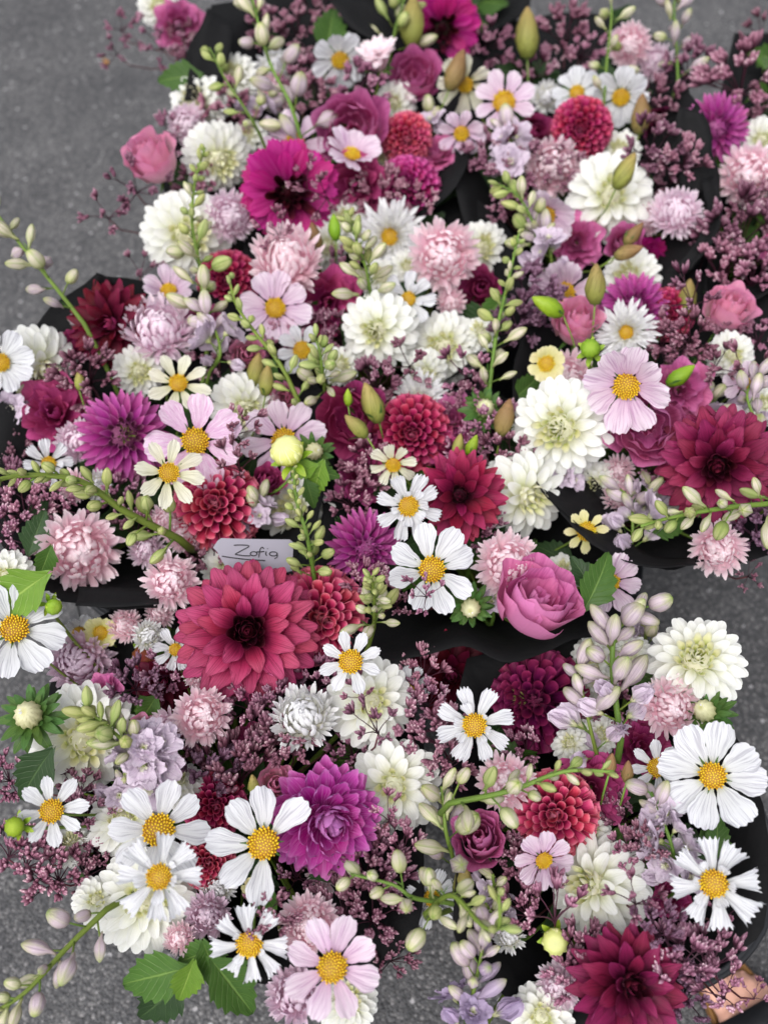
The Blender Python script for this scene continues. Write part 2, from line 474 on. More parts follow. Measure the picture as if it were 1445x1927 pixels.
def asphalt_mat():
    m = bpy.data.materials.new('asphalt')
    m.use_nodes = True
    nt = m.node_tree
    L = nt.links.new
    b = nt.nodes['Principled BSDF']
    tc = node(nt, 'ShaderNodeTexCoord')
    vo = node(nt, 'ShaderNodeTexVoronoi')
    vo.inputs['Scale'].default_value = 230
    L(tc.outputs['Object'], vo.inputs['Vector'])
    v2 = node(nt, 'ShaderNodeTexVoronoi')
    v2.inputs['Scale'].default_value = 95
    L(tc.outputs['Object'], v2.inputs['Vector'])
    no = node(nt, 'ShaderNodeTexNoise')
    no.inputs['Scale'].default_value = 3.5
    no.inputs['Detail'].default_value = 8
    no.inputs['Roughness'].default_value = .65
    L(tc.outputs['Object'], no.inputs['Vector'])
    sx = node(nt, 'ShaderNodeSeparateXYZ')
    L(vo.outputs['Color'], sx.inputs[0])
    s2 = node(nt, 'ShaderNodeSeparateXYZ')
    L(v2.outputs['Color'], s2.inputs[0])
    c = ramp_(nt, sx.outputs[0], [(0, lin((70, 70, 73))), (.55, lin((86, 86, 88))), (.85, lin((103, 102, 103))), (1, lin((134, 132, 133)))])
    gaps = ramp_(nt, vo.outputs['Distance'], [(.25, (1, 1, 1, 1)), (.75, (.6, .6, .6, 1))])
    c = mixc(nt, 1.0, c, gaps, 'MULTIPLY')
    # larger pale chippings here and there
    big = mth(nt, 'MULTIPLY', ramp_(nt, s2.outputs[1], [(.955, (0, 0, 0, 1)), (.97, (1, 1, 1, 1))]), ramp_(nt, v2.outputs['Distance'], [(.3, (1, 1, 1, 1)), (.45, (0, 0, 0, 1))]))
    c = mixc(nt, mth(nt, 'MULTIPLY', big, .75), c, lin((176, 174, 176)))
    blot = ramp_(nt, no.outputs[0], [(.3, (.68, .68, .7, 1)), (.7, (1.22, 1.21, 1.2, 1))])
    c = mixc(nt, 1.0, c, blot, 'MULTIPLY')
    L(c, b.inputs['Base Color'])
    b.inputs['Roughness'].default_value = .72
    b.inputs['Specular IOR Level'].default_value = .35
    bp = node(nt, 'ShaderNodeBump')
    bp.inputs['Strength'].default_value = .8
    bp.inputs['Distance'].default_value = .003
    bp.invert = True
    L(vo.outputs['Distance'], bp.inputs['Height'])
    L(bp.outputs[0], b.inputs['Normal'])
    return m

mats()

# ------------------------------------------------------------------ petals and other small meshes (shared)
def interp(pts, t):
    for (a, va), (b, vb) in zip(pts, pts[1:]):
        if t <= b:
            k = (t - a) / (b - a)
            k = k * k * (3 - 2 * k)
            return va + (vb - va) * k
    return pts[-1][1]

def petal(rng, W=.5, prof=((0, .3), (.6, 1), (1, .75)), fall=.25, fpow=2.2, cup=(.6, .3), bend=(0, 0), ruffle=0, rfreq=6, teeth=0, nt_=3, nu=6, nv=7, twist=0, fold=0, wob=.03, roll=0, pleat=0, pk=3):
    """one petal along +Y, length 1, concave face +Z.
    fall: how much shorter the margins are than the midline; cup: half angle of the cross section at base and tip;
    bend: (first half, second half) backward (-) or forward (+) curl in radians"""
    vs, al, ac, fs = [], [], [], []
    y = z = 0.0
    ang = 0.0
    py, pz = 0.0, 0.0
    ph = rng.uniform(0, 6.28)
    ph2 = rng.uniform(0, 6.28)
    line = []
    M = 24
    for i in range(M + 1):
        t = i / M
        line.append((py, pz, ang))
        ang += (bend[0] if t < .5 else bend[1]) * 2 / M
        py += math.cos(ang) / M
        pz += math.sin(ang) / M
    def cl(t):
        t = max(0, min(1, t)) * M
        i = min(int(t), M - 1)
        k = t - i
        a, b = line[i], line[i + 1]
        return [a[j] + (b[j] - a[j]) * k for j in range(3)]
    for i in range(nv + 1):
        v = i / nv
        for j in range(nu + 1):
            u = -1 + 2 * j / nu
            dv = fall * abs(u)**fpow * v**1.5
            if teeth and v > .8:
                dv += teeth * (0.5 + 0.5 * math.cos(PI * u * nt_ * 1.0 + ph2 * .3)) * (v - .8) / .2
            vv = max(0, v - dv)
            w = W * .5 * interp(prof, v)
            phi = max(1e-3, cup[0] + (cup[1] - cup[0]) * v) + roll * v
            a = u * phi
            x = math.sin(a) / phi * w
            dz = (1 - math.cos(a)) / phi * w
            dz += ruffle * v * v * abs(u)**.7 * math.sin(rfreq * u + ph) + fold * abs(u) * w
            dz += ruffle * .7 * max(0, v - .6) * 2.5 * math.sin(rfreq * 1.7 * u + ph2)
            dz += wob * math.sin(3.1 * v + ph) * v + pleat * w * math.cos(pk * PI * u) * min(1, v * 2) * (1 - .4 * v)
            x += wob * math.sin(2.3 * v + ph2) * v
            if twist:
                ct, st = math.cos(twist * v), math.sin(twist * v)
                x, dz = x * ct - dz * st, x * st + dz * ct
            cy, cz, ca = cl(vv)
            vs.append((x, cy - dz * math.sin(ca), cz + dz * math.cos(ca)))
            al.append(v)
            ac.append(u)
    for i in range(nv):
        for j in range(nu):
            a = i * (nu + 1) + j
            fs.append((a, a + 1, a + nu + 2, a + nu + 1))
    return vs, fs, al, ac

CACHE = {}
def variants(key, mat, K, make):
    k = (key, mat)
    if k not in CACHE:
        rng = random.Random(hash_(key))
        out = []
        for i in range(K):
            mb = MB()
            make(mb, rng, i)
            out.append(mb.mesh(key, MAT[mat]))
        CACHE[k] = out
    return CACHE[k]

def hash_(s):
    h = 7
    for ch in s:
        h = (h * 131 + ord(ch)) % 1000003
    return h

SHAPES = {
 # spoon-shaped petals of the white dahlias
 'spoon': lambda r: petal(r, .46, ((0, .35), (.6, 1), (1, .8)), .24, 2.2, (1.05, .55), (-.05, -.30), wob=.02),
 'spoonin': lambda r: petal(r, .40, ((0, .4), (.6, 1), (1, .75)), .24, 2.2, (1.5, 1.15), (.12, .25), wob=.02),
 # rolled petals of the pompons
 'tube': lambda r: petal(r, .92, ((0, .3), (.4, .8), (.75, 1), (1, 1.0)), .05, 2.0, (2.3, 2.1), (0, -.18), nu=10, nv=6, wob=.02),
 'tubein': lambda r: petal(r, .56, ((0, .5), (.6, 1), (1, .8)), .2, 2, (2.2, 2.1), (.1, .2), wob=.015),
 # wide pointed petals of the dinner dahlias
 'dinner': lambda r: petal(r, .46, ((0, .32), (.5, .92), (.72, 1), (.9, .88), (1, .62)), .2, 2.2, (.9, r.uniform(.2, .5)), (.2, r.uniform(-.6, -.1)), nu=8, nv=10, wob=.05, ruffle=.02),
 'dinnerin': lambda r: petal(r, .46, ((0, .45), (.55, 1), (1, .55)), .2, 1.7, (1.5, 1.25), (.25, .1), wob=.02),
 'claw': lambda r: petal(r, .50, ((0, .4), (.5, 1), (.8, .85), (1, .4)), .14, 1.5, (1.1, .8), (.1, r.uniform(-.6, 1.1)), nv=9, wob=.05, ruffle=.015, twist=r.uniform(-.3, .3)),
 'lily': lambda r: petal(r, .58, ((0, .34), (.55, 1), (.85, .84), (1, .45)), .16, 1.7, (1.1, .8), (.3, r.uniform(.1, .7)), nv=9, wob=.04, ruffle=.02),
 'pointy': lambda r: petal(r, .40, ((0, .45), (.5, 1), (.8, .72), (1, .35)), .12, 1.4, (1.3, 1.0), (.05, -.1), wob=.02),
 # cosmos
 'cosmos': lambda r: petal(r, .62, ((0, .2), (.35, .64), (.75, 1), (1, .82)), .13, 2.6, (.5, .16), (.1, r.uniform(-.5, .05)), ruffle=.025, rfreq=4, teeth=.05, nt_=3, nu=12, nv=9, wob=.05, pleat=.05, pk=3, twist=r.uniform(-.2, .2)),
 'cosmoswide': lambda r: petal(r, .72, ((0, .2), (.35, .62), (.75, 1), (1, .86)), .12, 2.6, (.45, .12), (.12, r.uniform(-.42, .1)), ruffle=.04, rfreq=4, teeth=.05, nt_=4, nu=12, nv=9, wob=.06, pleat=.045, pk=4, twist=r.uniform(-.15, .15)),
 'cosmosslim': lambda r: petal(r, .50, ((0, .25), (.4, .7), (.75, 1), (1, .7)), .12, 2.2, (.5, .2), (.08, r.uniform(-.4, -.05)), ruffle=.015, rfreq=4, teeth=.06, nt_=3, nu=12, nv=8, wob=.03, pleat=.05, pk=3),
 'toothed': lambda r: petal(r, .54, ((0, .25), (.4, .7), (.8, 1), (1, .95)), .06, 2, (.7, .25), (.05, r.uniform(-.4, .2)), ruffle=.07, rfreq=7, teeth=.10, nt_=4.3, nu=14, nv=9, wob=.06, pleat=.05, pk=4),
 'shell': lambda r: petal(r, .74, ((0, .3), (.4, .6), (.8, .9), (1, 1.1)), .02, 2, (1.7, .95), (-.05, r.uniform(-.3, 0)), ruffle=.07, rfreq=8, teeth=.14, nt_=5, nu=14, nv=9, wob=.05, pleat=.05, pk=4),
 # aster straps
 'strap': lambda r: petal(r, .22, ((0, .55), (.5, .95), (.85, 1), (1, .5)), .1, 2, (.9, .5), (.25, r.uniform(-.3, .2)), nu=4, nv=6, wob=.05),
 'strapin': lambda r: petal(r, .26, ((0, .6), (.5, 1), (.85, .95), (1, .5)), .1, 2, (1.0, .8), (.7, r.uniform(.6, 1.1)), nu=4, nv=7, wob=.06),
 'strapmid': lambda r: petal(r, .24, ((0, .6), (.5, 1), (.85, .95), (1, .5)), .1, 2, (1.0, .7), (.6, r.uniform(.2, .7)), nu=4, nv=6, wob=.06),
 'strapfine': lambda r: petal(r, .13, ((0, .6), (.5, 1), (.85, 1), (1, .6)), .08, 2, (1.0, .7), (.15, .15), nu=3, nv=5, wob=.05, teeth=.1, nt_=2),
 # larkspur
 'sepal': lambda r: petal(r, .92, ((0, .3), (.5, 1), (1, .6)), .2, 2, (.5, .3), (.25, r.uniform(-.7, .1)), ruffle=.06, rfreq=5, nu=8, nv=7, wob=.05, teeth=.05, nt_=2, pleat=.04, pk=3),
 'sepalbell': lambda r: petal(r, .9, ((0, .35), (.5, 1), (1, .75)), .2, 2, (.8, .55), (.55, .0), ruffle=.03, rfreq=5, nu=6, nv=7, wob=.03, teeth=.06, nt_=3),
 'bee': lambda r: petal(r, .5, ((0, .5), (.6, 1), (1, .7)), .1, 2, (.9, .5), (.2, -.6), ruffle=.06, rfreq=6, nu=4, nv=5, wob=.05, teeth=.12, nt_=3),
 'bractleaf': lambda r: petal(r, .36, ((0, .5), (.55, 1), (.85, .7), (1, .35)), .08, 1.6, (.5, .2), (.1, r.uniform(-.6, .1)), nu=4, nv=6, wob=.05),
 'needle': lambda r: petal(r, .16, ((0, .7), (.5, 1), (1, .2)), .0, 2, (.6, .3), (r.uniform(-.4, .4), r.uniform(-.6, .6)), nu=2, nv=5, wob=.05),
 'budpetal': lambda r: petal(r, .62, ((0, .5), (.5, 1), (.85, .8), (1, .3)), .1, 1.8, (1.0, .8), (.85, .95), nu=6, nv=9, wob=.01),
}
def pv(shape, mat, K=8):
    return variants(shape, mat, K, lambda mb, r, i: mb.add(*SHAPES[shape](r)))

def sph(th, az):
    return Vector((math.sin(th) * math.cos(az), math.sin(th) * math.sin(az), math.cos(th)))

def petal_matrix(base, th_axis, az, L, Wk=1.0, roll=0.0, Zk=None):
    """petal whose midline leaves at polar angle th_axis (from +Z) and whose concave face looks to the pole"""
    y = sph(th_axis, az)
    x = Vector((math.sin(az), -math.cos(az), 0))
    z = x.cross(y)
    if roll:
        c, s = math.cos(roll), math.sin(roll)
        x, z = x * c + z * s, z * c - x * s
    m = Matrix((x * (L * Wk), y * L, z * (L * (Zk or Wk)))).transposed().to_4x4()
    m.translation = base
    return m

GOLD = PI * (3 - math.sqrt(5))
RECORDS = []       # (thing, look, px, py) of everything that gets its label from its looks and its neighbours

def stem_path(p, n, back, bq, rng):
    tie, base = bq['tie'], bq['base']
    j = Vector((rng.uniform(-.018, .018), rng.uniform(-.018, .018), 0))
    p0 = p - n * back
    dn = (Vector((0, 0, -1)) * .7 - n * .6).normalized()
    k = (p0 - tie).length
    pts = bez(p0, p0 + dn * k * .3, tie + j + Vector((0, 0, k * .35)), tie + j, 8)
    pts.append(base + j * 1.6)
    return pts

def stemmed(name, look, cat, group, px, py, p, n, back, bq, rng, r=.0022, mat='stem'):
    pts = stem_path(p, n, back, bq, rng)
    T = thing(name, look, cat, pts[-1], group)
    RECORDS.append((T, look, px, py))
    mb = MB()
    tube(mb, [q - pts[-1] for q in pts], r * .8, r * 1.25, 6, a0=1.0, a1=0.0)
    part('stem', mb.mesh('stem', MAT[mat]), T, Matrix.Translation(pts[-1]))
    return T

def head(p, n, R, spin):
    return Matrix.Translation(p) @ frame(n, spin) @ Matrix.Scale(R, 4)

def core_mesh(mat, key, flat=1.0):
    def mk(mb, r, i):
        prof = [(.02, -.6), (.55, -.5), (.92, -.1), (1, .25), (.85, .62), (.5, .88), (.03, .97)]
        lathe(mb, [(a, b * flat) for a, b in prof], 12)
    return variants('core' + key, mat, 1, mk)[0]

# ---------------------------------------------------------------- dahlias
DAHLIA = {
 # N petals, widest polar angle, petal shapes (outer, inner), length outer/inner, height of the centre, lean, inner share
 'ball':   dict(N=104, th=112, outer='spoon', inner='spoonin', Lo=.74, Li=.30, wo=1.0, lean=14, share=.24, core=.34),
 'deco':   dict(N=78, th=104, outer='spoon', inner='spoonin', Lo=.80, Li=.30, wo=1.12, lean=20, share=.2, core=.32),
 'pom':    dict(N=128, th=120, outer='tube', inner='tube', Lo=.56, Li=.40, wo=.90, lean=4, share=.05, core=.5),
 'dinner': dict(N=98, th=100, outer='dinner', inner='dinnerin', Lo=.95, Li=.30, wo=1.0, lean=8, share=.24, core=.22),
 'claw':   dict(N=62, th=104, outer='claw', inner='dinnerin', Lo=.92, Li=.34, wo=1.05, lean=8, share=.2, core=.24),
 'lily':   dict(N=84, th=114, outer='lily', inner='lily', Lo=.74, Li=.46, wo=1.05, lean=2, share=.08, core=.34),
 'pointy': dict(N=100, th=110, outer='pointy', inner='tubein', Lo=.72, Li=.26, wo=1.0, lean=10, share=.2, core=.38),
 'anem':   dict(N=66, th=98, outer='cosmosslim', inner='tubein', Lo=.95, Li=.22, wo=1.0, lean=10, share=.36, core=.24),
}
def dahlia(T, H, form, mo, mi, rng, heart=None):
    D = DAHLIA[form]
    N = D['N']
    thm = rad(D['th'])
    core = D['core']
    flat = form in ('dinner', 'claw', 'anem')
    vo, vi = pv(D['outer'], mo), pv(D['inner'], mi)
    a0 = rng.uniform(0, 6.28)
    for i in range(N):
        t = (i + .5) / N
        if flat:
            th = thm * t**.56
        else:
            th = math.acos(1 - t * (1 - math.cos(thm)))
        az = a0 + i * GOLD + rng.uniform(-.06, .06)
        inner = t < D['share']
        k = min(1, t / .55)
        k = k * k * (3 - 2 * k)
        L = D['Li'] + (D['Lo'] - D['Li']) * k
        L *= rng.uniform(.93, 1.05)
        dirb = sph(th * .92, az)
        if flat:
            base = Vector((dirb.x * core, dirb.y * core, .05 + .22 * math.cos(min(th, PI / 2))))
            if inner:
                base = Vector((dirb.x * core * 1.25, dirb.y * core * 1.25, .02 + .16 * math.cos(th)))
        else:
            # petals sit on a ball; the centre is a little sunken
            base = dirb * (core * (.9 + .1 * k)) + Vector((0, 0, .18 * (1 - k) - .10))
            if inner:
                base = dirb * (core * .9 + .20) + Vector((0, 0, -.1))
        ax = th + rad(D['lean']) * k * rng.uniform(.5, 1.5) + rng.uniform(-.06, .06)
        if inner:
            ax = th * .75
        m = petal_matrix(base, ax, az, L, (D['wo'] if not inner else 1.15) * rng.uniform(.92, 1.08) * (.74 / max(L, .3))**.35, rng.uniform(-.12, .12))
        part('petal', rng.choice(vi if inner else vo), T, H @ m)
    part('heart', core_mesh(mi, form), T, H @ Matrix.Translation((0, 0, -.04)) @ Matrix.Scale(core * (.95 if not flat else .7), 4))
    if heart:
        # tight unopened centre
        z0 = core + (.0 if form != 'pom' else .12)
        for i in range(22):
            t = (i + .5) / 22
            az = i * GOLD
            part('centre_petal', rng.choice(pv('tubein', heart)), T, H @ petal_matrix(Vector((math.cos(az) * .13 * t, math.sin(az) * .13 * t, z0 - .06 * t)), .1 + .5 * t, az, .16 + .1 * t, .8))

# ---------------------------------------------------------------- cosmos
def disc_mesh(mat='disc'):
    def mk(mb, r, i):
        lathe(mb, [(.02, -.1), (.8, -.1), (.96, .0), (.9, .14), (.6, .3), (.3, .36), (.02, .38)], 14)
        mb.c = [.88] * len(mb.c)
        mb.a = [0.0] * len(mb.a)
        n = 92
        for q in range(n):
            t = (q + .5) / n
            rr = .97 * math.sqrt(t)
            az = q * GOLD
            z = .36 * (1 - rr**2.4) + (.05 if rr > .6 else .0)
            s = .066 + .034 * max(0, rr - .45) + r.uniform(-.010, .012)
            h = (1.6 if rr < .4 else r.uniform(1.8, 3.4)) * s
            out = Vector((math.cos(az), math.sin(az), 0))
            upv = (Vector((0, 0, 1)) + out * rr * .7).normalized()
            M = Matrix.Translation(Vector((out.x * rr, out.y * rr, z))) @ frame(upv)
            ring = min(1, max(0, rr * .75 + r.uniform(-.25, .3)))
            pr = [(s * .7, -s), (s, h * .3), (s * .85, h * .8), (s * .2, h)]
            k0 = len(mb.v)
            vs, al, fs = [], [], []
            for ii, (ra, zz) in enumerate(pr):
                for jj in range(5):
                    aa = 2 * PI * jj / 5
                    vs.append((ra * math.cos(aa), ra * math.sin(aa), zz))
                    al.append(ii / 3)
            for ii in range(3):
                for jj in range(5):
                    fs.append((ii * 5 + jj, ii * 5 + (jj + 1) % 5, ii * 5 + 5 + (jj + 1) % 5, ii * 5 + 5 + jj))
            fs.append((15, 16, 17, 18, 19))
            mb.add(vs, fs, al, [ring] * len(vs), M)
    return variants('disc_florets', mat, 3, mk)

def sepal_ring(T, H, rng, n=8, L=.3, z=-.1, mat='bract', shape='bractleaf', th=95, r=.1):
    for i in range(n):
        az = 2 * PI * i / n + rng.uniform(-.15, .15)
        part('sepal', rng.choice(pv(shape, mat)), T, H @ petal_matrix(Vector((r * math.cos(az), r * math.sin(az), z)), rad(th) + rng.uniform(-.2, .2), az, L * rng.uniform(.85, 1.15)))

def cosmos(T, H, shape, mat, rng, n=8, cupdeg=80, disc=.27, dmat='disc', inner=0, skip=()):
    vs = pv(shape, mat)
    for i in range(n):
        if i in skip:
            continue
        az = 2 * PI * i / n + rng.uniform(-.09, .09)
        L = rng.uniform(.74, .84)
        th = rad(cupdeg) + rng.uniform(-.13, .13)
        b = Vector((math.cos(az) * .2, math.sin(az) * .2, -.012 - .02 * (i % 2)))
        part('petal', rng.choice(vs), T, H @ petal_matrix(b, th, az, L, rng.uniform(.92, 1.12), rng.uniform(-.14, .14)))
    for i in range(inner):
        az = 2 * PI * (i + .5) / inner + rng.uniform(-.2, .2)
        part('inner_petal', rng.choice(pv('toothed', mat)), T, H @ petal_matrix(Vector((math.cos(az) * .22, math.sin(az) * .22, .0)), rad(rng.uniform(42, 66)), az, rng.uniform(.26, .46), 1.3))
    part('disc', rng.choice(disc_mesh(dmat)), T, H @ Matrix.Translation((0, 0, .02)) @ Matrix.Scale(disc, 4), 'stuff')
    sepal_ring(T, H, rng, 8, .32, -.06, 'bract', 'needle', 88, .08)

# ---------------------------------------------------------------- asters
def aster(T, H, mat, rng, N=165, form='incurved', yellow=False):
    vo, vi, vf, vm = pv('strap', mat, 6), pv('strapin', mat, 6), pv('strapfine', mat, 6), pv('strapmid', mat, 6)
    a0 = rng.uniform(0, 6.28)
    for i in range(N):
        t = (i + .5) / N
        az = a0 + i * GOLD + rng.uniform(-.1, .1)
        if form == 'cushion':
            th = rad(20 + 78 * t**.7)
            L = .40 + .50 * t
            b = sph(th, az) * .16
            b = Vector((b.x + math.cos(az) * .12, b.y + math.sin(az) * .12, b.z * .4))
            part('petal', rng.choice(vf), T, H @ petal_matrix(b, th + rng.uniform(-.15, .15), az, L * rng.uniform(.85, 1.1), 1.35, rng.uniform(-.3, .3)))
            continue
        if form == 'closed':
            th = rad(3 + 30 * t)
            L = 1.45 - .3 * t
            b = sph(th, az) * .3
            b = Vector((b.x, b.y, -.5))
        elif t < .74:
            # incurved scales that close over the dome
            th = rad(4 + 84 * (t / .74)**.62)
            L = .54 + .14 * t
            b = sph(th, az) * .46
            b = Vector((b.x, b.y, b.z * .9 - .14))
        else:
            th = rad(84 + 26 * (t - .74) / .26)
            L = .58 * rng.uniform(.8, 1.15)
            b = sph(th, az) * .34
            b = Vector((b.x, b.y, b.z * .8 - .16))
        inn = t < (.74 if form == 'incurved' else .9)
        ax = th + rng.uniform(-.13, .13)
        part('petal', rng.choice((vi if t < .5 or form == 'closed' else vm) if inn else vo), T, H @ petal_matrix(b, ax, az, L * rng.uniform(.9, 1.08), rng.uniform(.95, 1.3), rng.uniform(-.25, .25)))
    if yellow:
        part('disc', rng.choice(disc_mesh()), T, H @ Matrix.Translation((0, 0, .12)) @ Matrix.Scale(.24, 4), 'stuff')
    part('heart', core_mesh(mat, 'aster'), T, H @ Matrix.Translation((0, 0, -.12)) @ Matrix.Scale(.42 if form == 'incurved' else .26, 4))
    sepal_ring(T, H, rng, 11, .52, -.34, 'bract', 'bractleaf', 98, .1)

# ---------------------------------------------------------------- lisianthus
ROSE = {
 # (petals in the ring, half angle, [(radius, height) from base to rim], ruffle)
 'open': [(3, 1.5, ((.05, -.5), (.13, -.2), (.16, .1), (.13, .34)), .03),
          (4, 1.2, ((.08, -.5), (.24, -.2), (.32, .08), (.36, .34)), .06),
          (5, 1.05, ((.08, -.52), (.34, -.26), (.54, .0), (.66, .26)), .08),
          (5, 1.05, ((.08, -.54), (.42, -.36), (.72, -.12), (.93, -.02)), .09)],
 'bowl': [(3, 1.5, ((.05, -.5), (.15, -.2), (.19, .1), (.16, .34)), .04),
          (3, 1.45, ((.08, -.5), (.32, -.25), (.40, .1), (.38, .44)), .05),
          (4, 1.3, ((.08, -.52), (.52, -.3), (.64, .15), (.60, .52)), .06),
          (4, 1.25, ((.08, -.56), (.64, -.38), (.84, .05), (.92, .40)), .08)],
 'rose': [(3, 1.5, ((.05, -.5), (.14, -.1), (.17, .5), (.1, .9)), .02),
          (3, 1.4, ((.06, -.52), (.26, -.15), (.31, .4), (.25, .86)), .03),
          (4, 1.2, ((.06, -.54), (.37, -.2), (.44, .3), (.46, .72)), .05),
          (4, 1.15, ((.06, -.56), (.44, -.25), (.56, .2), (.68, .52)), .06)],
}
def rose_petal(mb, r, al_, prof, ruf):
    nu, nv = 18, 9
    P = catmull([Vector((a, b, 0)) for a, b in prof], 6)
    vs, fs, al, ac = [], [], [], []
    ph, ph2 = r.uniform(0, 6.28), r.uniform(0, 6.28)
    for i in range(nv + 1):
        v = i / nv
        for j in range(nu + 1):
            u = -1 + 2 * j / nu
            vv = v * (1 - .12 * abs(u)**2.4)
            t = vv * (len(P) - 1)
            k = min(int(t), len(P) - 2)
            q = P[k].lerp(P[k + 1], t - k)
            a = u * al_ * (.55 + .45 * min(1, v * 2.2))
            k3 = v * v * v
            rr = q.x * (1 + .13 * u) + ruf * k3 * math.sin(5 * u + ph) + ruf * .7 * k3 * math.sin(10 * u + ph2) + .03 * v * math.sin(2 * u + ph2)
            z = q.y + ruf * .9 * k3 * math.sin(6 * u + ph2) + ruf * .4 * v * math.sin(2.6 * u + ph)
            vs.append((rr * math.cos(a), rr * math.sin(a), z))
            al.append(v)
            ac.append(u)
    for i in range(nv):
        for j in range(nu):
            k = i * (nu + 1) + j
            fs.append((k, k + nu + 1, k + nu + 2, k + 1))
    mb.add(vs, fs, al, ac)

def lisianthus(T, H, mat, rng, form='open'):
    a0 = rng.uniform(0, 6.28)
    for q, (n, hw, prof, ruf) in enumerate(ROSE[form]):
        vs = variants('lisianthus_' + form + str(q), mat, 4, lambda mb, r, i: rose_petal(mb, r, hw, prof, ruf))
        for i in range(n):
            az = a0 + q * .7 + 2 * PI * i / n + rng.uniform(-.15, .15)
            M = Matrix.Rotation(az, 4, 'Z') @ Matrix.Rotation(rng.uniform(-.06, .06), 4, 'Y') @ Matrix.Scale(rng.uniform(.94, 1.05), 4)
            part('petal', rng.choice(vs), T, H @ M)
    mb = variants('lisheart', 'leaflight', 1, lambda mb, r, i: lathe(mb, [(.02, -.3), (.2, -.2), (.28, 0), (.2, .2), (.05, .34)], 8))[0]
    part('heart', mb, T, H @ Matrix.Translation((0, 0, -.5)) @ Matrix.Scale(.2, 4))
    sepal_ring(T, H, rng, 5, .7, -.56, 'bract', 'needle', 55, .06)

def lis_bud_mesh(mat):
    def mk(mb, r, i):
        lathe(mb, [(.02, 0), (.10, .04), (.17, .2), (.2, .4), (.17, .62), (.1, .84), (.035, .97), (.008, 1.0)], 10, None, 5, .09, r.uniform(.8, 1.8))
    return variants('lis_bud', mat, 3, mk)

# ---------------------------------------------------------------- larkspur
def lark_bud_mesh(mat):
    def mk(mb, r, i):
        # spur tail behind (z<0), egg in front
        b = r.uniform(.225, .285)
        lathe(mb, [(.012, -.42), (.05, -.34), (.075, -.2), (.1, -.06), (b * .72, .08), (b * .98, .26), (b, .46), (b * .86, .68), (b * .55, .87), (b * .22, .97), (.01, 1.0)], 15, None, 5, .14, r.uniform(-.5, .5))
        # the spur bends
        for v in mb.v:
            if v.z < 0:
                v.x += v.z * v.z * r.uniform(.5, .6)
    return variants('larkspur_bud', mat, 4, mk)

def round_bud_mesh(mat):
    def mk(mb, r, i):
        b = r.uniform(.29, .36)
        lathe(mb, [(.05, 0), (b * .6, .08), (b * .97, .3), (b, .5), (b * .84, .74), (b * .5, .92), (.02, 1.0)], 15, None, 5, .10, r.uniform(-.4, .4))
    return variants('round_bud', mat, 3, mk)

def floret(T, p, n, s, rng, mat, open_=70, bell=False):
    H = head(p, n, s, rng.uniform(0, 6.28))
    c = variants('floret_eye', 'budpale', 1, lambda mb, r, i: lathe(mb, [(.02, -.25), (.12, -.1), (.16, .05), (.1, .16), (.02, .2)], 8))[0]
    F = part('floret', c, T, H @ Matrix.Scale(.9, 4))
    vs = pv('sepalbell' if bell else 'sepal', mat)
    for ring, (m, th, L) in enumerate(((6, open_, .95), (6, open_ * .76, .78), (4, open_ * .45, .55)) if not bell else ((5, 26, 1.15), (3, 12, .9))):
        for i in range(m):
            az = 2 * PI * (i + .5 * ring) / m + rng.uniform(-.15, .15)
            part('sepal', rng.choice(vs), F, petal_matrix(Vector((math.cos(az) * .06, math.sin(az) * .06, -.05 * ring)), rad(th + rng.uniform(-10, 10)), az, L * rng.uniform(.85, 1.1) / .9))
    if not bell:
        for i in range(4):
            az = 2 * PI * i / 4 + rng.uniform(-.3, .3)
            part('inner_petal', rng.choice(pv('bee', 'cc')), F, petal_matrix(Vector((0, 0, .05)), rad(32), az, .42))

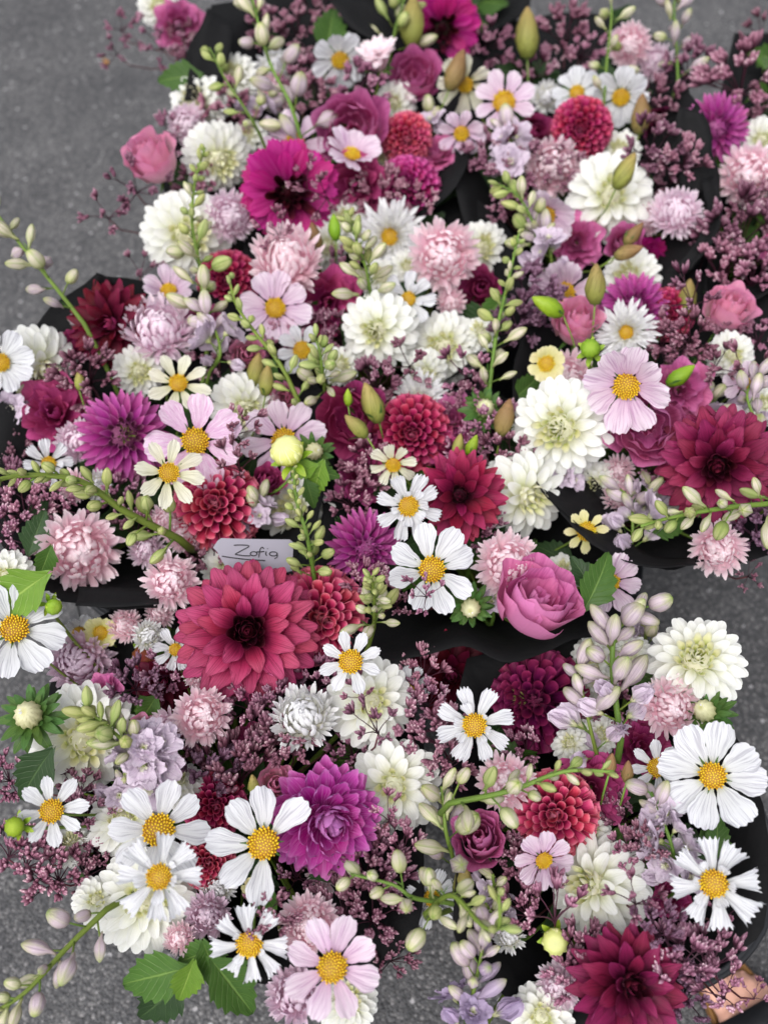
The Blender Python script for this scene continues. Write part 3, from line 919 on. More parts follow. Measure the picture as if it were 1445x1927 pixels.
def larkspur(look, pts, rng, bq, n=14, s0=40, s1=16, mats_=('budpale',), open_n=0, omat='lb', ped=1.0, thick=1.0, bell=0, group='larkspur spikes'):
    """pts: [(x, y, h)...] from the base of the spike to its tip"""
    P = [at_h(*q) for q in pts]
    C = catmull(P, 6)
    mid = C[len(C) // 2]
    mp = pts[len(pts) // 2]
    k = depth_of(mid) / FPX
    d0 = (C[0] - C[1]).normalized()
    st = stem_path(C[0], -d0, 0, bq, rng)
    T = thing('larkspur_spike', look, 'larkspur', st[-1], group)
    RECORDS.append((T, look, mp[0], mp[1]))
    mb = MB()
    w = .0024 * thick
    tube(mb, [q - st[-1] for q in (list(reversed(C)) + st[1:])], w * .5, w * 1.3, 7, a0=1.0, a1=0.2)
    part('stem', mb.mesh('stem', MAT['stem']), T, Matrix.Translation(st[-1]))
    # length parameter
    seg = [(C[i + 1] - C[i]).length for i in range(len(C) - 1)]
    tot = sum(seg)
    a0 = rng.uniform(0, 6.28)
    n = int(n * 1.25)
    for i in range(n):
        t = (i + .3) / n + rng.uniform(-.35, .35) / n
        t = max(.005, min(.995, t))**.92
        L = t * tot
        q = 0
        while q < len(seg) - 1 and L > seg[q]:
            L -= seg[q]
            q += 1
        p = C[q].lerp(C[q + 1], min(1, L / max(seg[q], 1e-6)))
        tang = (C[q + 1] - C[q]).normalized()
        s = (s0 + (s1 - s0) * t) * .8 * k * rng.uniform(.68, 1.12)
        az = a0 + i * GOLD
        x = tang.orthogonal().normalized()
        y = tang.cross(x)
        out = x * math.cos(az) + y * math.sin(az)
        dirn = (out * 1.0 + tang * (.55 + .6 * t)).normalized()
        pl = s * ped * (1.15 - .8 * t) * rng.uniform(.7, 1.25)
        e = p + dirn * pl
        face = (dirn + Vector((0, 0, rng.uniform(-.35, .25))) + Vector((rng.uniform(-.3, .3), rng.uniform(-.3, .3), 0))).normalized()
        pm = MB()
        curve = bez(Vector((0, 0, 0)), (tang * .4 + out * .6) * pl * .5, dirn * pl * .8, dirn * pl + face * s * .12, 4)
        tube(pm, curve, .0009 * thick, .0007 * thick, 5)
        part('pedicel', pm.mesh('pedicel', MAT['stem']), T, Matrix.Translation(p))
        if rng.random() < .55:
            part('bract', rng.choice(pv('needle', 'bract')), T, Matrix.Translation(p + dirn * pl * .35) @ frame(tang, rng.uniform(0, 6)) @ petal_matrix(Vector(), rad(rng.uniform(30, 70)), az, s * .55))
        if i < open_n:
            floret(T, e + face * s * .1, face, s * (.8 if i < bell else .98), rng, omat, bell=(i < bell))
        elif t > .8 and s1 < 20:
            part('bud', rng.choice(round_bud_mesh(mats_[-1])), T, Matrix.Translation(e) @ frame(face, rng.uniform(0, 6)) @ Matrix.Scale(s * 1.0, 4))
        else:
            m = mats_[0] if len(mats_) == 1 else (mats_[0] if rng.random() > t * 1.1 else mats_[1])
            me = rng.choice(lark_bud_mesh(m) if rng.random() < .75 else round_bud_mesh(m))
            part('bud', me, T, Matrix.Translation(e + face * s * .05) @ frame(face, rng.uniform(0, 6)) @ Matrix.Scale(s, 4))
    return T

# ---------------------------------------------------------------- joe-pye sprigs
def joe_mesh(i_, fuzzy=False, sparse=False):
    key = 'joe' + ('f' if fuzzy else '') + ('s' if sparse else '')
    def mk(mb, r, idx):
        nb = 6 if sparse else 11
        for b in range(nb):
            th = math.sqrt((b + .4) / nb) * rad(66)
            az = b * GOLD + r.uniform(-.3, .3)
            d = sph(th, az)
            L = r.uniform(.8, 1.05)
            p0 = Vector((0, 0, -.95))
            p1 = d * L * .82 + Vector((0, 0, -.5 + .1 * r.random()))
            tube(mb, bez(p0, p0 + Vector((0, 0, .3)), p1 - d * .3, p1, 4), .03, .018, 4, False, .1, .25)
            nc = 2 if sparse else 3
            for c in range(nc):
                d2 = (d + sph(r.uniform(.2, 1.2), r.uniform(0, 6.28)) * .7).normalized()
                if d2.z < .1:
                    d2.z = .2
                    d2.normalize()
                q1 = p1 + d2 * r.uniform(.16, .3)
                tube(mb, [p1 * .999 - d * .05, p1.lerp(q1, .5), q1], .016, .012, 4, False, .1, .3)
                tone = r.uniform(.6, 1.0)
                for e in range(r.randint(4, 6)):
                    d3 = (d2 + sph(r.uniform(0, 1.5), r.uniform(0, 6.28)) * .55).normalized()
                    if d3.z < -.1:
                        d3.z = .1
                    s = r.uniform(.19, .255)
                    q2 = q1 + d3 * r.uniform(.04, .15)
                    M = Matrix.Translation(q2) @ frame(d3, r.uniform(0, 6)) @ Matrix.Scale(s, 4)
                    lathe(mb, [(.08, -.25), (.19, .1), (.30, .65), (.28, 1.2), (.06, 1.7)], 6, M)
                    for vi in range(len(mb.a) - 30, len(mb.a)):
                        mb.a[vi] *= tone
                    if fuzzy and r.random() < .8:
                        for h in range(4):
                            d4 = (d3 + sph(r.uniform(0, 1.3), r.uniform(0, 6.28)) * .8).normalized()
                            a = q2 + d3 * s
                            tube(mb, [a, a + d4 * .1, a + d4 * .17 + Vector((r.uniform(-.05, .05), r.uniform(-.05, .05), .02))], .009, .006, 3, False, .7, 1.0)
    return variants(key, 'joefuzz' if fuzzy else 'joe', 5, mk)

# ---------------------------------------------------------------- leaves
def leaf_mesh(mat):
    def mk(mb, r, i):
        nv, nu = 14, 8
        vs, fs, al, ac = [], [], [], []
        bend = r.uniform(-.35, -.1)
        tw = r.uniform(-.25, .25)
        for a in range(nv + 1):
            v = a / nv
            w = .30 * interp(((0, .06), (.08, .3), (.35, 1), (.6, .86), (.85, .42), (1, .02)), v)
            w *= 1 + (.10 if a % 2 else -.07) * (1 if 1 < a < nv else 0)
            for b in range(nu + 1):
                u = -1 + 2 * b / nu
                x = u * w
                y = v - .06 * abs(u) * (1 - v) + (.03 if a % 2 else -.015) * abs(u)**2
                z = abs(u) * w * .35 + bend * v * v + .018 * math.sin(9 * 2 * PI * (v - .28 * abs(u)) * .5) * abs(u)
                x, z = x + tw * v * z, z - tw * v * x
                vs.append((x, y, z))
                al.append(v)
                ac.append(u)
        for a in range(nv):
            for b in range(nu):
                q = a * (nu + 1) + b
                fs.append((q, q + 1, q + nu + 2, q + nu + 1))
        mb.add(vs, fs, al, ac)
    return variants('leaf_blade', mat, 4, mk)

# ================================================================== the setting
gm = bpy.data.meshes.new('asphalt')
gm.from_pydata([(-60, -60, 0), (60, -60, 0), (60, 60, 0), (-60, 60, 0)], [], [(0, 1, 2, 3)])
gm.materials.append(asphalt_mat())
ground = link(bpy.data.objects.new('asphalt_ground', gm))
ground['kind'] = 'structure'

# ------------------------------------------------------------------ buckets
PLASTIC = simple_mat('black_bucket_plastic', (26, 27, 31), .34, .5, .25, 20, .15, 8)
BUCKETS = [((.325, .305), 'black plastic bucket under the bouquet with the widest white cosmos'),
           ((.215, .735), 'black plastic bucket under the ruffled pink lisianthus bowl'),
           ((-.17, .335), 'black plastic bucket under the orchid purple dahlia bouquet'),
           ((-.31, .775), 'black plastic bucket under the streaked lilac cosmos bouquet'),
           ((-.02, 1.06), 'black plastic bucket under the incurved pink aster bouquet'),
           ((-.15, 1.40), 'black plastic bucket under the vivid magenta dahlia bouquet'),
           ((.33, 1.40), 'black plastic bucket under the crimson pompon bouquet'),
           ((.66, 1.29), 'black plastic bucket under the violet dahlia against black paper'),
           ((.07, 1.76), 'black plastic bucket under the soft blurred magenta dahlia')
           ]
def bucket_meshes():
    mb = MB()
    n = 48
    prof = [(.001, .006), (.126, .006), (.130, .012), (.162, .316), (.1625, .327), (.1655, .3305), (.1685, .3285), (.1695, .3285), (.1725, .331), (.1755, .328), (.1755, .318), (.172, .314), (.168, .312), (.166, .295), (.162, .29), (.134, .004), (.130, 0), (.001, 0)]
    vs, fs = [], []
    for r, z in prof:
        for j in range(n):
            a = 2 * PI * j / n
            vs.append((r * math.cos(a), r * math.sin(a), z))
    for i in range(len(prof) - 1):
        for j in range(n):
            fs.append((i * n + j, i * n + (j + 1) % n, (i + 1) * n + (j + 1) % n, (i + 1) * n + j))
    mb.add(vs, fs)
    body = mb.mesh('bucket_body', PLASTIC)
    hb = MB()
    tube(hb, [(.172 * math.cos(a), -.172 * math.sin(a) * .25 - .172 * .97 * math.sin(a) * .98, .30 - .10 * math.sin(a)) for a in [PI * k / 20 for k in range(21)]], .0035, .0035, 6)
    return body, hb.mesh('bucket_handle', PLASTIC)
bbody, bhandle = bucket_meshes()
for k, ((x, y), lab) in enumerate(BUCKETS):
    T = thing('flower_bucket', lab, 'bucket', (x, y, 0), 'black buckets of bouquets')
    part('body', bbody, T, Matrix.Translation((x, y, .001)))
    part('handle', bhandle, T, Matrix.Translation((x, y, .001)) @ Matrix.Rotation(1.9 + k * 1.3, 4, 'Z'))

# ------------------------------------------------------------------ bouquets: centre and reach in the photo, foot in a bucket
BQ = {}
def bouquet(k, cx, cy, rx, ry, bi, rim, lab):
    c = at_h(cx, cy, -6 if k == 11 else 0)
    b = BUCKETS[bi][0]
    foot = Vector((b[0] + max(-.07, min(.07, (c.x - b[0]) * .5)), b[1] + max(-.07, min(.07, (c.y - b[1]) * .5)), .03))
    tie = Vector((foot.x + (c.x - foot.x) * .45, foot.y + (c.y - foot.y) * .45, .33))
    BQ[k] = dict(c=(cx, cy), r=(rx, ry), tie=tie, base=foot, rim=rim, lab=lab)
def oval(cx, cy, rx, ry, h):
    return [(cx + rx * math.cos(a), cy + ry * math.sin(a), h) for a in [2 * PI * i / 12 for i in range(12)]]
bouquet(1, 560, 260, 320, 250, 5, [(400, 12, 2), (560, -40, -6), (720, 0, -4), (850, 120, -6), (880, 300, -2), (800, 400, -4), (640, 470, -8), (450, 500, -8), (330, 420, -7), (300, 300, -6), (335, 190, -2), (352, 100, 0)], 'vivid magenta dahlia')
bouquet(2, 1090, 270, 250, 250, 6, [(900, 60, -6), (1080, 20, -6), (1250, 80, -4), (1310, 196, 2), (1340, 250, 1), (1350, 330, 0), (1350, 410, -1), (1300, 500, -3), (1180, 560, -8), (1000, 520, -8), (880, 420, -6), (855, 300, -2), (850, 200, -5)], 'crimson pompon')
bouquet(3, 1450, 320, 110, 260, 7, [(1380, 60, -6), (1500, 80, -6), (1600, 250, -5), (1560, 450, -4), (1445, 556, -1), (1380, 572, -2), (1325, 550, -3), (1350, 400, -5), (1345, 250, -6)], 'violet dahlia')
bouquet(4, 720, 560, 270, 190, 4, [(560, 360, -7), (720, 330, -8), (900, 380, -7), (980, 480, -5), (985, 600, -3), (930, 660, -3), (820, 720, -8), (650, 740, -8), (520, 680, -8), (450, 560, -7), (470, 440, -7)], 'incurved pink aster')
bouquet(5, 270, 830, 330, 310, 3, [(180, 512, 1), (330, 540, -4), (500, 600, -7), (600, 720, -8), (620, 900, -6), (560, 1050, -6), (420, 1130, -5), (300, 1145, -2), (140, 1140, -2), (20, 1040, -4), (-30, 880, -3), (0, 730, 0), (80, 600, -2)], 'streaked lilac cosmos')
bouquet(6, 1210, 760, 270, 290, 1, [(980, 620, -2), (1100, 520, -6), (1280, 510, -6), (1440, 560, -3), (1540, 700, -4), (1540, 900, -4), (1450, 1040, -3), (1310, 1063, -2), (1220, 1070, -1), (1140, 1042, 0), (1060, 965, 0), (1000, 885, -1), (960, 760, -3)], 'widest wine dahlia')
bouquet(7, 880, 990, 270, 240, 1, [(760, 760, -8), (930, 740, -7), (1060, 850, -6), (1160, 960, -5), (1200, 1080, -5), (1150, 1180, -4), (1060, 1216, -2), (960, 1243, -1), (870, 1215, -1), (780, 1230, -2), (690, 1242, -3), (630, 1150, -6), (600, 1000, -7), (640, 840, -8)], 'claret dahlia')
bouquet(8, 420, 1450, 400, 420, 2, [(330, 1110, -8), (520, 1070, -8), (700, 1250, -6), (790, 1400, -6), (800, 1600, -5), (770, 1770, -3), (640, 1840, -6), (480, 1850, -7), (320, 1780, -8), (170, 1660, -9), (110, 1500, -9), (90, 1300, -8), (170, 1180, -8)], 'orchid purple dahlia')
bouquet(9, 1130, 1510, 330, 400, 0, [(880, 1240, -6), (1100, 1200, -6), (1280, 1280, -7), (1400, 1420, -5), (1440, 1580, -3), (1430, 1740, -3), (1330, 1840, -6), (1150, 1930, -6), (980, 1900, -6), (870, 1780, -4), (862, 1620, -2), (850, 1400, -5)], 'widest white cosmos')
bouquet(10, 800, 20, 220, 100, 8, oval(800, -30, 210, 110, -4), 'soft blurred magenta dahlia')
bouquet(11, 320, -10, 110, 90, 8, oval(330, -60, 100, 90, -20), 'blurred pink lisianthus')

def which(x, y):
    return min(BQ, key=lambda k: ((x - BQ[k]['c'][0]) / BQ[k]['r'][0])**2 + ((y - BQ[k]['c'][1]) / BQ[k]['r'][1])**2)

# ------------------------------------------------------------------ black wrapping paper
PAPER = simple_mat('black_wrapping_paper', (13, 13, 15), .75, .2, .3, 14, .5, 45)
for k, b in BQ.items():
    if k == 11:
        continue            # loose stems leaning out of the next bucket
    rng = random.Random(100 + k)
    R = [at_h(*q) for q in b['rim']]
    n = len(R)
    loop = catmull(R + [R[0]], 5)[:-1]
    m = len(loop)
    tie = b['tie']
    rows = 9
    vs, fs = [], []
    for i in range(rows + 1):
        t = i / rows
        for j, q in enumerate(loop):
            low = tie + (Vector((q.x, q.y, 0)) - Vector((tie.x, tie.y, 0))).normalized() * .045
            low.z = tie.z - .02
            p = low.lerp(q, t**1.55)
            p.z = low.z + (q.z - low.z) * t**.82
            out = Vector((q.x - tie.x, q.y - tie.y, 0)).normalized()
            nz = mnoise.noise(Vector((q.x * 16, q.y * 16, t * 2.2 + k * 7)))
            p += out * (nz * .012 * t + .004 * math.sin(PI * t)) + Vector((0, 0, 1)) * (.006 * mnoise.noise(Vector((q.x * 30, q.y * 30, k))) * t)
            vs.append(p - b['base'])
    for i in range(rows):
        for j in range(m):
            fs.append((i * m + j, i * m + (j + 1) % m, (i + 1) * m + (j + 1) % m, (i + 1) * m + j))
    mb = MB()
    mb.add(vs, fs)
    me = mb.mesh('paper_sheet', PAPER)
    T = thing('paper_wrap', 'black paper wrapped round the bouquet with the ' + b['lab'], 'wrapping paper', b['base'], 'black paper wraps')
    o = part('paper_sheet', me, T, Matrix.Translation(b['base']))
    sm = o.modifiers.new('thickness', 'SOLIDIFY')
    sm.thickness = .0006
    b['wrap'] = T

# flaps of the wraps that stand up between the bouquets: (bouquet, one edge, other edge) as (x, y, h)
for k, E1, E2 in [
    (2, [(1276, 200, 6), (1268, 255, 3), (1262, 300, 1), (1285, 360, -1)], [(1310, 204, 6), (1338, 250, 4), (1337, 305, 2), (1342, 360, 0)]),
    (2, [(1318, 335, 1), (1328, 400, 0), (1308, 455, -1), (1262, 512, -3)], [(1345, 328, 2), (1358, 392, 1), (1345, 448, 0), (1300, 506, -2)]),
    (6, [(1000, 884, -3), (1045, 955, -.5), (1105, 1018, 1), (1165, 1052, 1), (1228, 1069, 1), (1310, 1064, 0)], [(1085, 880, -6), (1118, 930, -5), (1150, 985, -3), (1185, 1022, -3), (1235, 1048, -3), (1310, 1050, -3)]),
    (1, [(390, 14, 5), (364, 100, 2), (346, 190, 0)], [(440, 42, 3), (432, 112, 1), (412, 180, -2)]),
    (10, [(620, 2, 4), (662, 52, 2), (740, 96, 0)], [(700, -8, 3), (735, 30, 1), (772, 82, -1)]),
    (5, [(182, 512, 4), (172, 560, 1), (162, 600, -1)], [(206, 520, 3), (228, 548, 0), (240, 585, -3)]),
    (5, [(142, 1140, 1), (215, 1143, 1.5), (300, 1137, 1)], [(148, 1104, -1), (220, 1106, -1), (292, 1110, -1)])]:
    wrap = BQ[k]['wrap']
    rng = random.Random(k * 13)
    A_, B_ = catmull([at_h(*q) for q in E1], 5), catmull([at_h(*q) for q in E2], 5)
    vs, fs = [], []
    for i, (p, q) in enumerate(zip(A_, B_)):
        for j in range(5):
            t = j / 4
            v = p.lerp(q, t)
            v += FWD * (.006 * math.sin(PI * t) + .004 * mnoise.noise(Vector((i * .6, t * 2, k))))
            if j in (0, 4):
                v += RGT * (.003 * mnoise.noise(Vector((i * 1.1, j, k + 3))))
            vs.append(v - wrap.location)
    for i in range(len(A_) - 1):
        for j in range(4):
            fs.append((i * 5 + j, i * 5 + j + 1, i * 5 + j + 6, i * 5 + j + 5))
    mb = MB()
    mb.add(vs, fs)
    o = part('paper_flap', mb.mesh('paper_flap', PAPER), wrap, Matrix.Translation(wrap.location))
    sm = o.modifiers.new('thickness', 'SOLIDIFY')
    sm.thickness = .0006

# ================================================================== flowers
LOOK = {
 'white': 'white double dahlia', 'coral': 'coral red pompon dahlia', 'crimson': 'crimson pompon dahlia', 'magpom': 'magenta pompon dahlia',
 'wine': 'wine red dahlia', 'rasp': 'raspberry red dahlia', 'claret': 'claret dahlia with curled petals', 'dark': 'very dark red dahlia',
 'magenta': 'vivid magenta dahlia with dark heart', 'orchid': 'orchid purple dahlia', 'purple': 'purple pink ball dahlia', 'darkpurple': 'dark purple dahlia with green eye',
 'cw': 'white cosmos', 'cc': 'cream cosmos', 'cy': 'small pale yellow cosmos', 'cp': 'pale pink cosmos', 'cl': 'lilac streaked cosmos',
 'ap': 'pink double aster', 'al': 'pale lilac double aster', 'am': 'mauve double aster', 'aw': 'white double aster',
 'li': 'pink ruffled lisianthus', 'lr': 'rosy lisianthus', 'ld': 'deep pink lisianthus',
}
OCC = []
def put(x, y, r, tx, ty, h, push):
    jr = random.Random(int(x * 31 + y * 7))
    OCC.append((x, y, r, h))
    tx, ty = tx + jr.gauss(0, .09), ty + jr.gauss(0, .09)
    n = facing(x, y, tx, ty)
    p = at_h(x, y, h)
    R = r * depth_of(p) / FPX
    p = p + ray(x, y).normalized() * (R * push)
    return p, n, r * depth_of(p) / FPX

SEED = [0]
def rr():
    SEED[0] += 1
    return random.Random(SEED[0] * 7919)

def D(x, y, r, form='ball', mo='white', mi=None, tx=0, ty=0, h=0, heart=None, look=None, b=None):
    rng = rr()
    p, n, R = put(x, y, r, tx, ty, h, .3 if form in ('dinner', 'claw', 'anem') else .75)
    T = stemmed('dahlia', look or LOOK[mo], 'dahlia', 'dahlias', x, y, p, n, R * .4, BQ[b or which(x, y)], rng, .0032)
    dahlia(T, head(p, n, R * (.9 if form in ('dinner', 'claw', 'anem') else 1.02), rng.uniform(0, 6)), form, mo, mi or ('whitein' if mo == 'white' else mo), rng, heart)

def C(x, y, r, mat='cw', shape='cosmos', tx=0, ty=0, h=2, n=8, cup=80, look=None, inner=0, disc=.27, b=None, skip=(), dmat='disc', spin=None):
    rng = rr()
    p, nn, R = put(x, y, r, tx, ty, h, .1)
    T = stemmed('cosmos_flower', look or LOOK[mat] + (' with rolled petals' if shape == 'shell' else ' with fringed petals' if shape == 'toothed' else ''), 'cosmos', 'cosmos flowers', x, y, p, nn, R * .05, BQ[b or which(x, y)], rng, .0016)
    cosmos(T, head(p, nn, R * .96, rng.uniform(0, 6) if spin is None else spin), shape, mat, rng, n, cup, disc, dmat, inner, skip)

def A(x, y, r, mat='ap', tx=0, ty=0, h=0, form='incurved', yellow=False, look=None, b=None, N=165):
    rng = rr()
    p, n, R = put(x, y, r, tx, ty, h, .5)
    T = stemmed('aster', look or LOOK[mat] + (' with yellow eye' if yellow else ''), 'aster', 'double asters', x, y, p, n, R * .4, BQ[b or which(x, y)], rng, .0022)
    aster(T, head(p, n, R, rng.uniform(0, 6)), mat, rng, N, form, yellow)

def LI(x, y, r, mat='li', form='open', tx=0, ty=0, h=0, look=None, b=None):
    rng = rr()
    p, n, R = put(x, y, r, tx, ty, h, .4)
    T = stemmed('lisianthus', look or LOOK[mat], 'lisianthus', 'lisianthus blooms', x, y, p, n, R * .5, BQ[b or which(x, y)], rng, .002)
    lisianthus(T, head(p, n, R * (1.12 if form != 'rose' else 1.35), rng.uniform(0, 6)), mat, rng, form)

def LB(x, y, L, ang, mat='olive', h=2, b=None, wide=1.0):
    """lisianthus bud centred at x, y; ang: where the tip points, degrees anticlockwise from the right"""
    rng = rr()
    p = at_h(x, y, h)
    v = -ray(x, y).normalized()
    d = (RGT * math.cos(rad(ang)) + UPV * math.sin(rad(ang)) + v * .25).normalized()
    s = L * depth_of(p) / FPX
    q = p - d * s * .5
    T = stemmed('lisianthus_bud', {'olive': 'olive green pointed lisianthus bud', 'budbrown': 'brown withered lisianthus bud', 'budround': 'bright green pointed lisianthus bud', 'lr': 'pink furled lisianthus bud'}[mat], 'flower bud', 'lisianthus buds', x, y, q, d, 0, BQ[b or which(x, y)], rng, .0014)
    H = Matrix.Translation(q) @ frame(d, rng.uniform(0, 6))
    part('bud', rng.choice(lis_bud_mesh(mat)), T, H @ Matrix.Diagonal((s * 1.25 * wide, s * 1.25 * wide, s, 1)))
    sepal_ring(T, H @ Matrix.Scale(s, 4), rng, 5, .5, .02, 'bract', 'needle', 24, .1)

def LK(look, pts, n=14, s0=46, s1=18, m=('budpale',), b=None, **kw):
    rng = rr()
    mp = pts[0]
    larkspur(look, pts, rng, BQ[b or which(mp[0], mp[1])], n, s0 * 1.0, s1, m, **kw)

def J(x, y, r, h=-1, kind='d', tx=0, ty=-.35, b=None):
    rng = rr()
    fz, sp = 'f' in kind, 's' in kind
    if not sp and h <= 1:
        h -= 1.5
    p, n, R = put(x, y, r, tx + rng.uniform(-.2, .2), ty + rng.uniform(-.2, .2), h, .4)
    look = 'fuzzy mauve joe-pye head' if fz else 'loose mauve joe-pye sprig' if sp else 'dense mauve joe-pye head'
    T = stemmed('joe_pye_sprig', look, 'joe-pye weed', 'joe-pye weed sprigs', x, y, p, n, R * .9, BQ[b or which(x, y)], rng, .0013, 'redstem')
    part('bud_cluster', rng.choice(joe_mesh(0, fz, sp)), T, head(p, n, R * 1.0, rng.uniform(0, 6)), 'stuff')

def LEAF(x, y, L, ang, mat='leaf', h=0, b=None, tilt=.3, look=None, more=()):
    """a leaf blade centred at x, y whose tip points along ang; more: further (x, y, L, ang, mat, h) on the same stem"""
    rng = rr()
    p = at_h(x, y, h)
    bq = BQ[b or which(x, y)]
    T = stemmed('leafy_stem', look or 'green serrated leaf', 'leaf', 'green leafy stems', x, y, p, facing(x, y, 0, 0), .03, bq, rng, .0016)
    for (x, y, L, ang, mat, h) in ((x, y, L, ang, mat, h),) + tuple(more):
        p = at_h(x, y, h)
        v = -ray(x, y).normalized()
        s = L * depth_of(p) / FPX
        d = (RGT * math.cos(rad(ang)) + UPV * math.sin(rad(ang)) - v * tilt * rng.uniform(.3, 1)).normalized()
        z = (v + Vector((rng.uniform(-.3, .3), rng.uniform(-.3, .3), .2)))
        x_ = d.cross(z).normalized()
        z = x_.cross(d)
        M = Matrix((x_ * s, d * s, z * s)).transposed().to_4x4()
        M.translation = p - d * s * .5
        part('leaf_blade', rng.choice(leaf_mesh(mat)), T, M)

def AB(x, y, r, tx=0, ty=0, h=0, mat='aw', look='pale aster bud in a green leaf ruff'):
    rng = rr()
    p, n, R = put(x, y, r, tx, ty, h, .2)
    T = stemmed('aster_bud', look, 'flower bud', 'aster buds', x, y, p, n, R * .4, BQ[which(x, y)], rng, .0018)
    H = head(p, n, R, rng.uniform(0, 6))
    egg = variants('aster_bud_egg', 'budcream', 1, lambda mb, r_, i: lathe(mb, [(.05, -.3), (.34, -.2), (.46, .1), (.44, .42), (.3, .7), (.16, .8), (.03, .78)], 36, None, 12, .13, 1.1))[0]
    part('bud', egg, T, H)
    for i in range(16):
        t = (i + .5) / 16
        part('petal', rng.choice(pv('strapin', mat, 6)), T, H @ petal_matrix(sph(1.1, i * GOLD) * .36 + Vector((0, 0, .05 * t)), .1 + .1 * t, i * GOLD, .74, 1.3))
    sepal_ring(T, H, rng, 13, .8, -.15, 'bract', 'bractleaf', 62, .2)
    sepal_ring(T, H, rng, 13, 1.0, -.22, 'bract', 'bractleaf', 88, .2)
    sepal_ring(T, H, rng, 11, 1.1, -.3, 'leaf', 'bractleaf', 108, .2)

def DB(x, y, r, tx=0, ty=0, h=2, mat='lime', look='lime green dahlia bud', leaves=6):
    rng = rr()
    p, n, R = put(x, y, r, tx, ty, h, .5)
    T = stemmed('dahlia_bud', look, 'flower bud', 'dahlia buds', x, y, p, n, R * .8, BQ[which(x, y)], rng, .0022)
    H = head(p, n, R, rng.uniform(0, 6))
    ball = variants('dahlia_bud_ball', mat, 1, lambda mb, r_, i: lathe(mb, [(.05, -.85), (.5, -.75), (.86, -.4), (.97, 0), (.86, .38), (.55, .62), (.3, .7), (.02, .66)], 20, None, 10, .05))[0]
    part('bud', ball, T, H @ Matrix.Scale(.84 if mat == 'lime' else .74, 4))
    if mat == 'lime':
        for i in range(18):
            az = i * GOLD
            part('petal', rng.choice(pv('budpetal', 'lime')), T, H @ petal_matrix(Vector((math.cos(az) * .42, math.sin(az) * .42, -.78)), rad(rng.uniform(34, 50)), az, rng.uniform(1.55, 1.85), .52))
    else:
        for i in range(9):
            az = i * GOLD
            part('sepal', rng.choice(pv('budpetal', mat)), T, H @ petal_matrix(Vector((math.cos(az) * .3, math.sin(az) * .3, -.7)), rad(rng.uniform(42, 66)), az, rng.uniform(1.2, 1.6), .7))
    for i in range(leaves):
        az = 2 * PI * i / leaves
        part('bract', rng.choice(pv('bractleaf', 'budround')), T, H @ petal_matrix(Vector((math.cos(az) * .2, math.sin(az) * .2, -.85)), rad(rng.uniform(70, 115)), az, .95, 1.3))

# ------------------------------------------------------------------ what the photograph shows, bouquet by bouquet (x, y, radius in its pixels)
# dahlias
D(410, 298, 64, tx=.2, ty=.2)
D(374, 195, 54, tx=-.3, ty=-.2, h=-1)
D(440, 148, 48, tx=-.2, ty=-.3, h=-2)
D(352, 442, 80, tx=.1, h=-1)
D(1148, 370, 78, 'deco', tx=.15, ty=-.1, h=1)
D(1185, 522, 54, tx=-.2, h=-3)
D(712, 622, 70, 'deco', tx=-.12, ty=.12, h=1, heart='greenheart')
D(835, 655, 68, ty=.15, h=-4)
D(1055, 805, 91, tx=-.32, h=5, heart='greenheart')
D(985, 930, 80, 'deco', tx=.5, ty=.15, h=0)
D(75, 690, 70, 'deco', tx=.2, ty=.5, h=0)
D(262, 698, 48, ty=.25, h=-2)
D(462, 766, 64, tx=.05, ty=.2, h=-2, heart='greenheart')
D(556, 962, 70, tx=-.2, h=-6)
D(432, 1072, 52, ty=.2, h=-5)
D(15, 1085, 48, 'deco', tx=-.3, h=1)
D(72, 1112, 36, h=-4)
D(158, 1388, 98, tx=-.1, ty=.1, h=-1)
D(232, 1545, 64, tx=.1, h=-3)
D(275, 1690, 92, ty=.1, h=-2)
D(696, 1322, 80, 'deco', tx=.1, ty=.1, h=1)
D(742, 1478, 82, 'deco', tx=-.1, ty=.1, h=0)
D(1310, 1245, 86, ty=-.15, h=4, heart='greenheart')
D(1120, 1668, 92, 'deco', tx=-.4, ty=.05, h=0, heart='greenheart')
D(1018, 1912, 58, 'deco', h=-3)
D(1432, 262, 40, 'deco', h=-2)
D(655, 1885, 56, h=-4)
D(905, 468, 50, tx=.2, h=-5)
D(1375, 668, 42, 'deco', tx=.2, h=0, look='loose white dahlia with few petals')
D(800, 700, 42, 'deco', ty=.3, h=-4)
D(300, 12, 38, h=-6, b=11, look='soft blurred white dahlia')
D(1093, 243, 54, 'pom', 'crimson', ty=.1, h=1)
D(765, 262, 46, 'pom', 'coral', h=0)
D(768, 352, 56, 'pom', 'magpom', ty=-.2, h=-2)
D(430, 532, 56, 'pom', 'crimson', h=-4)
D(775, 815, 70, 'pom', 'crimson', ty=.05, h=-2)
D(410, 952, 80, 'pom', 'coral', tx=-.1, ty=-.15, h=0)
D(598, 1160, 88, 'pom', 'coral', tx=.15, ty=.05, h=-2)
D(1045, 1530, 76, 'pom', 'coral', tx=-.15, ty=.1, h=0)
D(405, 1515, 58, 'pom', 'crimson', h=-5)
D(392, 1620, 50, 'pom', 'coral', h=-4)
D(1255, 592, 48, 'pom', 'crimson', h=-4)
D(1345, 242, 60, 'pointy', 'purple', tx=.2, ty=.2, h=1, look='violet dahlia pressed against black paper')
D(1192, 580, 64, 'pointy', 'purple', 'purple', tx=.1, ty=-.2, h=-2, look='purple dahlia with broad pointed petals')
D(233, 820, 82, 'pointy', 'purple', 'purpleheart', tx=.12, ty=-.05, h=0, heart='greenheart', look='purple dahlia with a green button centre')
D(685, 1030, 68, 'pointy', 'purple', ty=.25, h=-1, look='bright purple ball dahlia')
